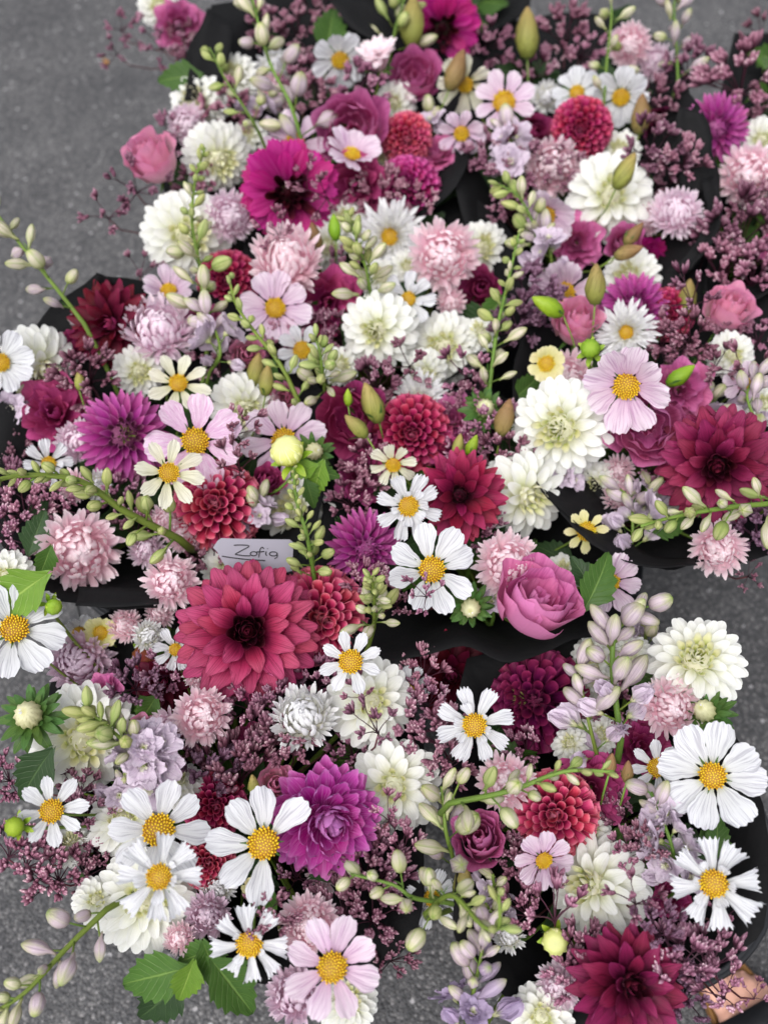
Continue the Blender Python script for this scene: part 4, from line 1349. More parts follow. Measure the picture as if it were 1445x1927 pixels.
D(1010, 1318, 90, 'pom', 'darkpurple', tx=-.4, ty=-.1, h=-4, heart='greenheart')
D(545, 362, 92, 'anem', 'magenta', 'darkheart', tx=.08, ty=.1, h=1)
D(832, 52, 70, 'anem', 'magenta', 'darkheart', ty=.1, h=-2, look='soft blurred magenta dahlia', b=10)
D(612, 1540, 104, 'lily', 'orchid', tx=.3, ty=.15, h=4)
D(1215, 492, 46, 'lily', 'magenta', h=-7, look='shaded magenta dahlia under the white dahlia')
D(466, 1188, 132, 'dinner', 'rasp', 'darkheart', ty=.05, h=1, look='big raspberry dinner dahlia with black heart')
D(865, 932, 88, 'claw', 'claret', 'darkheart', tx=.2, ty=.1, h=2)
D(1348, 872, 110, 'dinner', 'wine', 'darkheart', tx=.05, ty=.2, h=3, look='widest wine red dinner dahlia')
D(215, 612, 84, 'claw', 'dark', 'dark', tx=-.5, ty=-.15, h=0, look='near black red dahlia turned away')
D(1178, 1850, 112, 'claw', 'wine', 'darkheart', tx=.3, ty=.2, h=2, look='wine red dahlia with curled petals')
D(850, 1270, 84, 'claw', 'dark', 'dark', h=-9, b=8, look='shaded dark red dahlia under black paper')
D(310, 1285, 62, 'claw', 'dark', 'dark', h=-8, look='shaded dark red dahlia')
# cosmos
C(368, 830, 102, 'cl', 'cosmoswide', h=4, n=7, spin=.35, disc=.26)
C(318, 890, 74, 'cc', 'cosmosslim', h=8, n=8)
C(336, 722, 66, 'cc', 'cosmosslim', ty=-.2, h=3)
C(1178, 726, 96, 'cp', 'cosmoswide', ty=.4, h=8, cup=62, n=8)
C(812, 1072, 96, 'cw', 'cosmos', h=6, n=8)
C(660, 1245, 66, 'cw', 'cosmosslim', h=6, disc=.36)
C(298, 1562, 104, 'cw', 'cosmos', h=5, disc=.3)
C(497, 1588, 114, 'cw', 'cosmos', h=5, disc=.27, n=8, skip=(0, 1))
C(98, 1526, 72, 'cw', 'cosmosslim', h=4, disc=.32)
C(1340, 1460, 108, 'cw', 'cosmoswide', h=6, n=8, disc=.24, look='widest white cosmos with broad petals')
C(1236, 1445, 56, 'cw', 'cosmosslim', tx=-.2, h=0, disc=.33)
C(893, 1365, 78, 'cw', 'toothed', h=4, inner=6, disc=.3)
C(300, 1650, 88, 'cw', 'shell', h=9, inner=5, disc=.28)
C(1343, 1662, 90, 'cw', 'shell', h=6, inner=6, disc=.3)
C(470, 1775, 78, 'cw', 'shell', tx=-.05, ty=.45, h=3, inner=4, disc=.33)
C(625, 1820, 100, 'cp', 'cosmos', h=6, disc=.29)
C(28, 1184, 104, 'cw', 'cosmoswide', ty=-.25, h=3, disc=.26)
C(2, 682, 66, 'cw', 'cosmoswide', h=3)
C(518, 580, 74, 'cp', 'cosmoswide', ty=-.35, h=-1, disc=.27)
C(535, 828, 88, 'cp', 'cosmos', h=-2)
C(768, 952, 70, 'cw', 'toothed', tx=.1, h=5, inner=8, disc=.29)
C(740, 874, 50, 'cc', 'toothed', ty=.4, h=2, disc=.3)
C(948, 193, 64, 'cp', 'cosmos', ty=-.2, h=2, disc=.34)
C(868, 250, 50, 'cp', 'cosmos', ty=.2, h=0, disc=.3)
C(640, 112, 60, 'cw', 'cosmoswide', ty=.3, h=1, disc=.28)
C(875, 158, 60, 'cc', 'toothed', ty=.3, h=1, disc=.26)
C(1168, 182, 60, 'cw', 'cosmoswide', ty=.2, h=1, disc=.28)
C(1085, 175, 52, 'cw', 'cosmoswide', ty=-.3, h=-2)
C(555, 272, 68, 'cp', 'cosmos', ty=-.2, h=0, disc=.3)
C(662, 292, 64, 'cp', 'cosmoswide', tx=.1, ty=-.8, h=3, cup=60)
C(1028, 404, 66, 'cp', 'cosmoswide', tx=-.1, ty=.4, h=0, cup=66)
C(1062, 550, 78, 'cp', 'cosmoswide', ty=.3, h=-3, cup=66)
C(768, 563, 58, 'cw', 'toothed', h=0, inner=5, disc=.25)
C(1028, 684, 42, 'cy', 'cosmoswide', tx=-.1, ty=.2, h=3, disc=.42, cup=55, dmat='discy')
C(1102, 1000, 46, 'cy', 'cosmosslim', h=-1, disc=.42, dmat='discy', b=7)
C(1148, 1095, 66, 'cp', 'cosmoswide', tx=.3, ty=.3, h=-1, b=7)
C(190, 1190, 42, 'cy', 'cosmoswide', ty=.2, h=-6, disc=.4, cup=45, dmat='discy', b=8)
C(150, 1190, 50, 'cw', 'cosmoswide', ty=.4, h=-9, cup=60, b=8)
C(1022, 1618, 62, 'cp', 'cosmoswide', tx=.25, ty=.45, h=1)
C(568, 658, 52, 'cw', 'cosmos', h=-3, disc=.34)
C(318, 548, 58, 'cp', 'cosmos', ty=-.6, h=-2, cup=55)
C(476, 1672, 30, 'cy', 'cosmoswide', h=-2, disc=.5, cup=40, dmat='discy')
C(330, 1222, 46, 'cw', 'toothed', h=-2, inner=4)
C(812, 1690, 60, 'cw', 'toothed', tx=.2, h=-5)
C(92, 872, 52, 'cw', 'toothed', h=-2, inner=4)
C(775, 1290, 40, 'cw', 'toothed', h=-4)
C(1400, 720, 44, 'cp', 'cosmos', h=0)
# asters
A(540, 492, 78, ty=-.45, h=2)
A(835, 480, 74, tx=.1, ty=-.05, h=1)
A(1272, 402, 54, 'al', ty=-.6, h=1)
A(1040, 315, 62, h=-1)
A(1408, 330, 64, h=1)
A(1185, 85, 46, 'ap', ty=-.2, h=-1)
A(712, 112, 48, 'ap', ty=-.8, h=3, form='closed', N=60, look='half closed pink aster')
A(432, 408, 54, 'al', tx=.3, h=-1)
A(302, 625, 76, 'al', tx=.1, ty=-.5, h=1)
A(150, 1035, 86, 'ap', ty=.2, h=0)
A(322, 1095, 58, tx=.1, ty=-.1, h=1)
A(955, 1062, 70, tx=.2, h=3)
A(1065, 715, 60, ty=-.2, h=-1)
A(380, 1348, 62, 'ap', tx=.1, ty=.1, h=1)
A(572, 1352, 70, 'aw', ty=-.5, h=2)
A(1262, 1330, 64, tx=.2, ty=.1, h=1)
A(950, 1472, 60, 'ap', h=2)
A(582, 1740, 64, h=1)
A(152, 1245, 66, 'am', tx=-.2, h=-5)
A(1350, 1032, 58, tx=.2, ty=.4, h=0)
A(555, 1872, 60, 'am', h=0)
A(392, 1722, 48, 'am', h=-4)
A(352, 235, 42, 'al', h=-2)
A(150, 832, 48, 'al', ty=-.3, h=-3)
A(1052, 1855, 48, 'al', h=-3)
A(735, 445, 66, 'aw', h=-2, form='cushion', yellow=True, N=190)
A(1178, 625, 56, 'aw', ty=.1, h=2, form='cushion', yellow=True, N=190)
A(788, 752, 52, 'aw', ty=-.3, h=-3, form='cushion', N=150)
# lisianthus
LI(664, 244, 62, 'li', 'bowl', h=2, ty=-.35)
LI(672, 352, 58, 'ld', h=0)
LI(292, 308, 54, 'lr', 'rose', tx=-.25, ty=-.55, h=2)
LI(780, 145, 46, 'li', 'bowl', ty=-.3, h=-2)
LI(1216, 804, 66, 'li', 'bowl', ty=-.1, h=4)
LI(1008, 1132, 76, 'li', 'bowl', tx=.3, ty=-.45, h=4)
LI(1082, 615, 52, 'lr', 'rose', tx=0, ty=-.55, h=1)
LI(1365, 592, 50, 'lr', 'rose', tx=.35, ty=-.45, h=0)
LI(662, 790, 62, 'ld', 'bowl', h=-2)
LI(850, 790, 48, 'li', h=-4)
LI(620, 570, 64, 'ld', h=-4)
LI(102, 776, 66, 'ld', ty=-.3, h=-2)
LI(902, 1582, 56, 'li', 'rose', h=-1, ty=-.2)
LI(1112, 1482, 66, 'ld', h=-2)
LI(905, 545, 40, 'ld', 'rose', h=-6)
LI(1085, 455, 48, 'li', h=-5)
LI(1278, 735, 58, 'li', h=0)
LI(536, 745, 30, 'lr', 'rose', h=-4)
LI(682, 900, 48, 'ld', h=-6)
LI(1205, 1402, 52, 'ld', h=-5)
LI(338, 48, 44, 'li', h=-5, look='soft blurred pink lisianthus', b=11)
LI(1262, 1690, 34, 'ld', h=-6)
LI(1238, 228, 34, 'ld', 'rose', h=-5)
LI(478, 1400, 40, 'ld', h=-7)
LB(1176, 322, 74, 62, 'olive', 6)
LB(1120, 535, 78, 88, 'olive', 7)
LB(1030, 576, 70, 150, 'budround', 6)
LB(700, 758, 82, 110, 'olive', 2)
LB(670, 802, 60, 135, 'olive', 4)
LB(950, 786, 74, 75, 'budbrown', 1)
LB(858, 132, 78, 70, 'budbrown', 4)
LB(1192, 440, 52, 50, 'budbrown', 3)
LB(1182, 474, 56, 20, 'budbrown', 2)
LB(482, 696, 66, 80, 'olive', -1)
LB(502, 716, 60, 85, 'olive', 1)
LB(862, 838, 46, 78, 'olive', 1)
LB(888, 838, 44, 65, 'budround', 2)
LB(776, 40, 92, 88, 'olive', 3, b=10)
LB(992, 62, 92, 90, 'olive', 3, b=2)
LB(1280, 706, 62, 35, 'budround', 6)
LB(592, 448, 60, 100, 'budbrown', 0)
LB(630, 428, 50, 95, 'budround', 2)
LB(1292, 560, 70, 80, 'olive', -3)
LB(1205, 215, 74, 85, 'budbrown', 0)
LB(655, 748, 34, 92, 'budround', 4)
LB(1148, 1438, 46, 80, 'budbrown', 3)
LB(1180, 1452, 46, 85, 'budbrown', 3)
LB(870, 1660, 76, 80, 'olive', -3)
LB(478, 1478, 46, 100, 'olive', 0)
LB(150, 715, 40, 90, 'olive', 1)
# larkspur
LK('thick larkspur spike with big pale buds', [(572, 285, 2), (548, 200, 5), (505, 110, 9), (468, -30, 13)], 15, 66, 46, ('budlilac', 'budpale'), thick=1.5, ped=.8)
LK('larkspur side spike with green buds', [(490, 255, 2), (465, 210, 5), (425, 150, 8), (395, 90, 9)], 9, 46, 34, ('budpale', 'budgreen'), thick=1.1)
LK('slender upright larkspur spike of green buds', [(388, 610, 0), (376, 500, 4), (362, 420, 6), (368, 340, 8), (386, 278, 10)], 26, 54, 20, ('budpale', 'budgreen'), thick=1.2, ped=.75)
LK('curving larkspur spike with small round buds', [(568, 770, -1), (530, 690, 3), (482, 628, 5), (446, 575, 6), (430, 520, 7)], 17, 38, 24, ('budgreen',), thick=1.3, ped=.7)
LK('arching larkspur spike with pale lilac buds', [(158, 608, 1), (95, 528, 4), (30, 448, 6), (-30, 370, 8)], 12, 62, 46, ('budlilac', 'budpale'), thick=1.3, ped=.8, b=5)
LK('blunt larkspur spike of plump green buds', [(700, 570, 0), (690, 510, 4), (672, 455, 7), (655, 405, 8)], 22, 50, 24, ('budpale', 'budgreen'), thick=1.1, ped=.8)
LK('stiff larkspur spike with green buds', [(920, 735, -1), (935, 620, 3), (958, 520, 5), (978, 430, 7)], 25, 50, 18, ('budpale', 'budgreen'), thick=1.2, ped=.75)
LK('bent larkspur tip with plump buds', [(1012, 470, 0), (1002, 420, 3), (975, 370, 5), (935, 345, 6)], 13, 50, 34, ('budpale', 'budgreen'), ped=.8)
LK('drooping larkspur tuft with green buds', [(612, 740, -2), (606, 690, 4), (600, 655, 6), (590, 632, 7)], 18, 56, 26, ('budpale', 'budgreen'), ped=.9)
LK('furry green larkspur spike bending low', [(338, 1015, 0), (235, 962, 6), (150, 905, 11), (40, 895, 14), (-40, 915, 16)], 30, 54, 26, ('budgreen',), thick=1.9, ped=.85, b=5)
LK('upright larkspur spike of small green buds', [(592, 1090, -2), (578, 1010, 3), (558, 940, 5), (552, 880, 7)], 26, 44, 13, ('budgreen',), thick=1.2, ped=.8)
LK('stubby larkspur tip with a green bud crown', [(704, 1180, 0), (705, 1140, 5), (702, 1105, 9), (698, 1085, 11)], 22, 50, 22, ('budpale', 'budgreen'), ped=.85)
LK('horizontal larkspur spike with plump buds', [(1480, 945, 5), (1370, 955, 7), (1270, 972, 8), (1205, 990, 9)], 17, 58, 40, ('budpale', 'budgreen'), thick=1.4, ped=.8, b=6)
LK('larkspur spike with nodding lilac bells', [(1168, 1390, 0), (1152, 1260, 4), (1162, 1180, 6), (1215, 1140, 7)], 19, 84, 56, ('budlilac',), thick=1.5, open_n=6, bell=6, ped=.6)
LK('sideways larkspur spike with pale green buds', [(845, 1512, 4), (960, 1488, 7), (1060, 1452, 8), (1155, 1452, 9)], 15, 62, 32, ('budpale', 'budgreen'), thick=1.3, ped=.75, b=9)
LK('larkspur spike of lilac buds over asphalt', [(200, 1712, -1), (125, 1785, 0), (45, 1870, 1), (-40, 1920, 1)], 14, 66, 46, ('budlilac', 'budpale'), thick=1.3, ped=.8, b=8)
LK('larkspur crown of green buds and lilac florets', [(305, 1440, 0), (255, 1410, 5), (205, 1370, 8), (165, 1335, 9)], 26, 72, 46, ('budpale', 'budgreen'), open_n=13, ped=.7, b=8)
LK('hooked larkspur tip with green buds', [(800, 1720, 2), (850, 1685, 7), (905, 1740, 10), (938, 1745, 12), (938, 1670, 14)], 14, 54, 32, ('budpale', 'budgreen'), thick=1.1, ped=.8, b=9)
LK('larkspur spike with violet half open bells', [(875, 1960, -4), (888, 1880, -2), (905, 1800, 0), (915, 1740, 1)], 18, 72, 46, ('budviolet', 'budlilac'), omat='lv', open_n=5, bell=3, ped=.75, b=9)
LK('larkspur truss of open lilac florets', [(1275, 1670, -2), (1265, 1600, 2), (1245, 1540, 3), (1225, 1490, 3)], 13, 76, 56, ('budlilac',), open_n=12, bell=2, ped=.6, b=9)
LK('larkspur truss of half open lilac florets', [(395, 700, -2), (415, 665, 1), (400, 610, 2), (370, 580, 3)], 11, 62, 46, ('budlilac',), open_n=7, bell=4, ped=.7, b=5)
LK('larkspur with shaded lilac bells', [(1185, 1050, -5), (1190, 990, -2), (1185, 940, -1), (1160, 915, -1)], 10, 74, 50, ('budlilac',), open_n=6, bell=4, ped=.7, b=6)
LK('larkspur with dusky lilac buds', [(1450, 850, 0), (1420, 790, 3), (1405, 740, 4), (1430, 700, 5)], 10, 62, 46, ('budlilac',), open_n=3, bell=2, ped=.7, b=6)
LK('thin blurred larkspur spike with few buds', [(1136, 190, 1), (1142, 110, 4), (1150, 30, 7), (1145, -40, 9)], 9, 46, 34, ('budpale', 'budgreen'), b=2)
LK('blurred larkspur spike with pale bells', [(1275, 150, 0), (1272, 80, 3), (1268, 10, 6), (1280, -40, 7)], 12, 50, 40, ('budlilac', 'budpale'), b=2)
LK('blurred larkspur spike of green buds', [(735, 100, -1), (745, 50, 2), (760, 0, 5), (765, -40, 7)], 12, 46, 30, ('budpale', 'budgreen'), b=10)
LK('branching larkspur with fat hooded buds', [(850, 1700, 2), (780, 1690, 5), (740, 1665, 6), (660, 1645, 7)], 8, 64, 52, ('budpale',), ped=1.0, b=8)
LK('larkspur with fat pale lilac buds', [(860, 1640, -4), (840, 1570, 0), (835, 1520, 1), (830, 1480, 2)], 9, 76, 60, ('budlilac', 'budpale'), ped=.6, b=9)
LK('larkspur truss of open pale florets', [(965, 330, -3), (962, 290, 0), (958, 260, 1), (950, 240, 1)], 8, 60, 50, ('budlilac',), open_n=7, ped=.6, b=2)
LK('larkspur with tumbling lilac bells', [(1040, 520, -3), (1035, 480, 0), (1020, 445, 1), (1005, 420, 2)], 9, 58, 46, ('budlilac',), open_n=5, bell=3, ped=.7, b=2)
LK('larkspur with faded lilac bells', [(1130, 1450, -4), (1110, 1370, 0), (1095, 1300, 1), (1085, 1250, 1)], 9, 80, 60, ('budlilac',), open_n=5, bell=5, ped=.6, b=9)
# buds with ruffs, dahlia buds
AB(58, 1348, 52, tx=-.4, ty=-.15, h=3)
AB(886, 1142, 38, ty=.3, h=0)
AB(1328, 1340, 42, tx=-.2, ty=-.2, h=1)
AB(590, 850, 34, tx=.1, ty=-.1, h=0)
AB(912, 770, 36, ty=-.2, h=-1)
DB(540, 848, 38, tx=-.4, ty=-.45, h=8)
DB(28, 1556, 26, tx=-.4, ty=.1, h=6, mat='budround', look='shiny green globe dahlia bud')
DB(1110, 656, 26, ty=-.3, h=9, mat='budround', look='green dahlia bud on a tall bare stalk')
DB(270, 1236, 30, tx=-.2, h=-7, mat='redbud', look='red tipped green dahlia bud')
DB(102, 1142, 22, tx=.4, ty=.3, h=4, mat='budround', look='little leafy green dahlia bud')
DB(1044, 1772, 30, tx=-.1, ty=.2, h=-1, look='yellow green dahlia bud')
# leaves
LEAF(30, 1122, 150, 215, 'leaflight', 4, look='large light green leaf over the white cosmos', more=((70, 1000, 90, 70, 'leafdark', 0), (85, 1060, 70, 250, 'leaf', 2)))
LEAF(1128, 1092, 120, 62, 'leaf', 3, look='upright serrated leaf beside the ruffled pink lisianthus', b=7, more=((1095, 1078, 80, 120, 'leafdark', 2),))
LEAF(440, 1860, 150, -52, 'leaf', -3, look='serrated green dahlia leaves hanging over the asphalt', more=((285, 1840, 150, 195, 'leaf', -5), (300, 1888, 140, 225, 'leafdark', -9), (365, 1800, 90, 200, 'leaf', -4), (350, 1850, 100, 250, 'leaflight', -2), (400, 1820, 110, -70, 'leaf', -3)))
LEAF(62, 1462, 130, 235, 'leafdark', -1, look='grey green leaf under the aster bud')
LEAF(335, 145, 90, 185, 'leaf', 0, look='narrow green leaf sticking out over asphalt', more=((405, 70, 110, 85, 'leafdark', 0),))
LEAF(622, 55, 110, 80, 'leaf', 1, look='upright dark green leaf before black paper')
LEAF(595, 905, 80, 250, 'leaflight', 3, look='fresh leaf rosette under the lime dahlia bud', more=((570, 885, 60, 200, 'leaflight', 4), (615, 890, 56, -10, 'leaf', 3), (585, 930, 60, 290, 'leaf', 2)))
LEAF(1160, 1590, 90, 70, 'leaf', -5, look='shaded green leaf behind the white dahlia')
LEAF(620, 1630, 80, 30, 'leafdark', -4, look='dark leaf under the orchid purple dahlia')
# joe-pye weed
for q in [(235, 50, 40, -6, 's', 11), (300, 85, 42, -6, 's', 11), (350, 72, 36, -6, 'd', 11), (215, 100, 30, -7, 's', 11), (682, 165, 50, 1), (1060, 62, 52, 0), (1000, 130, 46, -2), (960, 318, 62, 0), (905, 296, 48, -2),
          (1384, 165, 80, 2), (1300, 135, 54, 1), (1242, 205, 52, 0), (1232, 292, 62, 2), (1286, 305, 46, 3), (1392, 450, 78, 1), (1412, 515, 62, 0), (1424, 392, 54, 0), (1360, 500, 50, 0), (1052, 320, 44, 0),
          (430, 212, 54, -1), (330, 250, 40, -2), (262, 352, 56, 0, 's'), (205, 402, 44, -4, 's'), (375, 352, 46, -3), (270, 505, 36, -4, 's'), (780, 385, 46, 0), (715, 368, 56, 0), (612, 372, 46, 4, 's'),
          (520, 432, 42, 5, 's'), (575, 330, 36, 6, 's'), (528, 640, 52, -3), (572, 612, 40, -4), (770, 690, 58, -1, 's'), (705, 722, 50, 0), (872, 700, 54, 0, 's'), (882, 752, 42, -2), (928, 800, 48, 0), (958, 862, 52, 0),
          (690, 884, 52, -2), (662, 940, 48, -2), (800, 1112, 42, 8, 's'), (690, 1095, 44, 1), (745, 1130, 36, 1), (1000, 560, 60, 0, 'f'), (975, 612, 52, 0, 'f'), (1045, 580, 42, -1, 'f'), (1295, 560, 54, 4, 's'), (1250, 650, 42, -1),
          (1290, 640, 58, 2), (1335, 690, 52, 1, 's'), (1402, 695, 50, 3, 's'), (1372, 622, 40, 0), (1425, 1000, 58, -1, 'f'), (1410, 1082, 30, -6, 's'), (1430, 905, 40, -2), (1420, 640, 40, -2),
          (165, 712, 66, 1), (120, 700, 42, -2), (45, 962, 58, 1), (18, 1010, 50, 1), (112, 955, 46, 0), (452, 805, 46, 5, 's'), (445, 868, 44, 4, 's'), (235, 935, 44, -3), (390, 1052, 42, -4), (20, 915, 50, -2),
          (255, 1288, 52, 0, 'f'), (322, 1262, 46, -3), (440, 1275, 58, -4), (500, 1392, 70, 0), (455, 1440, 70, -1), (548, 1402, 54, 1), (415, 1305, 44, -3), (470, 1330, 54, -1), (520, 1330, 46, 0), (702, 1362, 50, 5, 's'),
          (675, 1300, 36, 3, 's'), (795, 1262, 46, -2), (785, 1370, 70, -1), (832, 1392, 62, 1), (845, 1445, 46, 0), (800, 1320, 46, -2), (395, 1452, 60, -2, 'f'), (345, 1425, 46, -3), (15, 1465, 44, -3), (545, 1265, 50, -5, 'f'),
          (60, 1622, 60, -2), (112, 1645, 60, -3), (172, 1640, 50, -5), (28, 1592, 44, -2), (165, 1530, 48, -2), (150, 1480, 40, -3), (190, 1600, 40, -5), (682, 1632, 70, -1), (722, 1650, 60, -1), (645, 1700, 60, -2), (705, 1722, 60, -1),
          (500, 1722, 50, 3), (732, 1532, 40, 4, 's'), (752, 1590, 48, 0), (742, 1800, 44, -3), (1000, 1640, 58, -1), (955, 1605, 44, -2), (1040, 1702, 58, 2, 's'), (985, 1705, 54, -1), (1185, 1605, 44, 1), (1200, 1692, 52, 6, 's'),
          (1240, 1745, 48, 4, 'f'), (1275, 1805, 64, 2), (1330, 1802, 62, 1), (1352, 1860, 54, -2), (1100, 1795, 58, 1), (1080, 1838, 54, -1), (1290, 1875, 52, -2, 'f'), (1420, 1868, 28, -5, 's'), (1212, 1590, 40, 3), (1362, 1722, 30, 0, 's'),
          (660, 1420, 44, -4), (1000, 1240, 40, -7), (560, 1640, 44, -4), (30, 850, 40, -4), (655, 500, 40, -4), (1330, 450, 40, -2), (1100, 100, 40, -2), (560, 60, 46, -1), (500, 60, 40, -2), (600, 20, 40, -2), (920, 90, 46, -4), (1430, 60, 40, -5, 's')]:
    J(*q[:3], h=q[3] if len(q) > 3 else -1, kind=q[4] if len(q) > 4 else 'd', b=q[5] if len(q) > 5 else None)

# green foliage deep in every bouquet
for k, b in BQ.items():
    rng = random.Random(500 + k)
    if k == 11:
        continue
    nn = {8: 16, 9: 14, 3: 6, 10: 6, 11: 4}.get(k, 11)
    for i in range(nn):
        a = i * GOLD
        q = math.sqrt((i + .5) / nn) * .72
        x, y = b['c'][0] + b['r'][0] * q * math.cos(a), b['c'][1] + b['r'][1] * q * math.sin(a)
        L0 = rng.uniform(80, 120)
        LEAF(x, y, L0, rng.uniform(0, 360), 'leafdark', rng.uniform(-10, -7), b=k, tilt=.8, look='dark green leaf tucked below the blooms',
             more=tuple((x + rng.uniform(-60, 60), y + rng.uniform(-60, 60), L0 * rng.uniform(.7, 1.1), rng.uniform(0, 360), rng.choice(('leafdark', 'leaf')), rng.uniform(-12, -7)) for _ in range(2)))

# smaller blooms that close the gaps between the larger ones
for k, b in BQ.items():
    if k in (10, 11):
        continue
    rng = random.Random(900 + k)
    want = {1: 12, 2: 9, 3: 3, 4: 10, 5: 14, 6: 11, 7: 9, 8: 20, 9: 17}[k]
    got, tries = 0, 0
    while got < want and tries < 900:
        tries += 1
        a, q = rng.uniform(0, 6.28), math.sqrt(rng.random()) * .84
        x, y = b['c'][0] + b['r'][0] * q * math.cos(a), b['c'][1] + b['r'][1] * q * math.sin(a)
        if which(x, y) != k or x < -20 or x > 1465 or y < -20 or y > 1940:
            continue
        if any((x - ox)**2 + (y - oy)**2 < (orr * .80 + 12)**2 for ox, oy, orr, oh in OCC):
            continue
        if x > 1370 and y > 1480:
            continue
        if abs(x - 480) < 110 and abs(y - 1040) < 40 or (y > 1135 and y < 1300 and 670 < x < 1100) or (1000 < x < 1330 and 880 < y < 1075 and (y - 880) > (x - 1000) * .55):
            continue
        got += 1
        h = rng.uniform(-5, -2.5)
        c = rng.random()
        tx, ty = rng.uniform(-.3, .3), rng.uniform(-.5, .2)
        if c < .2:
            D(x, y, rng.uniform(34, 44), 'deco', tx=tx, ty=ty, h=h, b=k, look='small white dahlia half hidden')
        elif c < .42:
            A(x, y, rng.uniform(32, 42), rng.choice(('ap', 'al', 'aw')), tx, ty, h, b=k, N=110)
        elif c < .56:
            LI(x, y, rng.uniform(32, 42), rng.choice(('li', 'ld', 'lr')), rng.choice(('open', 'rose')), tx, ty, h, b=k)
        elif c < .72:
            LK('short larkspur truss with lilac florets', [(x + rng.uniform(-15, 15), y + 30, h - 3), (x, y, h), (x + rng.uniform(-15, 15), y - 25, h + 1)], 7, 54, 42, ('budlilac', 'budpale'), open_n=5, bell=2, ped=.6, b=k)
            OCC.append((x, y, 40, h))
        elif c < .82:
            LEAF(x, y, rng.uniform(70, 90), rng.uniform(0, 360), 'leaf', h, b=k, look='green leaf between the blooms', more=((x + rng.uniform(-25, 25), y + rng.uniform(-25, 25), 70, rng.uniform(0, 360), 'leaf', h - 1),))
            OCC.append((x, y, 36, h))
        else:
            J(x, y, rng.uniform(40, 50), h + 1, b=k)

# ================================================================== name card
def card():
    c = at_h(472, 1041, 1.6)
    k = depth_of(c) / FPX
    v = facing(472, 1043, .05, .25)
    e1 = (RGT * .995 - UPV * .075).normalized()
    e1 = (e1 - v * e1.dot(v)).normalized()
    e2 = v.cross(e1)
    T = thing('name_card', 'white paper card with a handwritten name tucked between the flowers', 'name card', c)
    out = [(-62, 22), (-56, 27), (72, 28), (78, 24), (80, -34), (60, -38), (-40, -36), (-70, 8)]
    def P(x, y, z=0):
        bend = .0000028 * x * x * 100
        return (e1 * x + e2 * y - v * (bend * .01 - z)) * k if False else e1 * (x * k) + e2 * (y * k) + v * (z - .0006 * (x / 40.0)**2)
    mb = MB()
    # a slightly bowed sheet cut in strips
    xs = [-70, -62, -56, -40, -20, 0, 20, 40, 60, 72, 80]
    top = lambda x: interp(((-70, 8), (-62, 22), (-56, 27), (72, 28), (80, 22)), x)
    bot = lambda x: interp(((-70, 8), (-40, -36), (60, -38), (80, -34)), x)
    vs, fs = [], []
    for x in xs:
        vs += [P(x, top(x)), P(x, bot(x) if x > -70 else 7.5), P(x, top(x), -.0005), P(x, bot(x) if x > -70 else 7.5, -.0005)]
    for i in range(len(xs) - 1):
        a, b = i * 4, i * 4 + 4
        fs += [(a + 1, b + 1, b, a), (a + 2, b + 2, b + 3, a + 3), (a, b, b + 2, a + 2), (a + 3, b + 3, b + 1, a + 1)]
    fs += [(0, 2, 3, 1), (len(vs) - 4, len(vs) - 3, len(vs) - 1, len(vs) - 2)]
    mb.add(vs, fs)
    part('card_sheet', mb.mesh('card_sheet', simple_mat('white_card', (140, 137, 148), .55, .3, .03, 40), False), T, Matrix.Translation(c))
    S = 20.0
    def arc(cx, cy, rx, ry, a0, a1, n=12):
        return [(cx + rx * math.cos(rad(a0 + (a1 - a0) * i / n)), cy + ry * math.sin(rad(a0 + (a1 - a0) * i / n))) for i in range(n + 1)]
    strokes = [
        [(0, .98), (.5, 1.03), (1.0, .95), (.62, .58), (.18, .2), (.14, .1), (.35, .06), (.7, .0), (1.1, .02)],
        arc(1.32, .22, .22, .2, 60, 430),
        [(1.98, .72), (1.86, .86), (1.74, .7), (1.7, .3), (1.66, -.12)],
        [(1.5, .4), (1.75, .42), (2.02, .46)],
        [(2.14, .46), (2.12, .2), (2.2, .06)],
        [(2.2, .72), (2.24, .74)],
        arc(2.62, .24, .26, .2, 30, 390) + [(2.9, .1), (2.86, -.1), (2.72, -.24)],
        [(-.75, -.12), (.1, -.26), (1.0, -.36), (2.1, -.42)]]
    ink = simple_mat('black_ink', (16, 16, 18), .5, .3)
    mb = MB()
    for s in strokes:
        pts = catmull([Vector((a, b, 0)) for a, b in s], 3) if len(s) > 2 else [Vector((a, b, 0)) for a, b in s]
        q = [P(-32 + p.x * S * 1.42, -5 + p.y * S, .0007) for p in pts]
        tube(mb, q, .0006, .0006, 5)
    part('handwriting', mb.mesh('handwriting', ink), T, Matrix.Translation(c))
    # thin wooden pick that holds the card in the bouquet
    mb = MB()
    tube(mb, [P(10, -30, -.003), P(20, -60, -.02) - Vector((0, 0, .03)), Vector((.0, 0, -.16))], .0012, .0012, 6)
    part('pick', mb.mesh('pick', simple_mat('pale_wood', (176, 150, 112), .7, .2, .2, 60)), T, Matrix.Translation(c))
card()

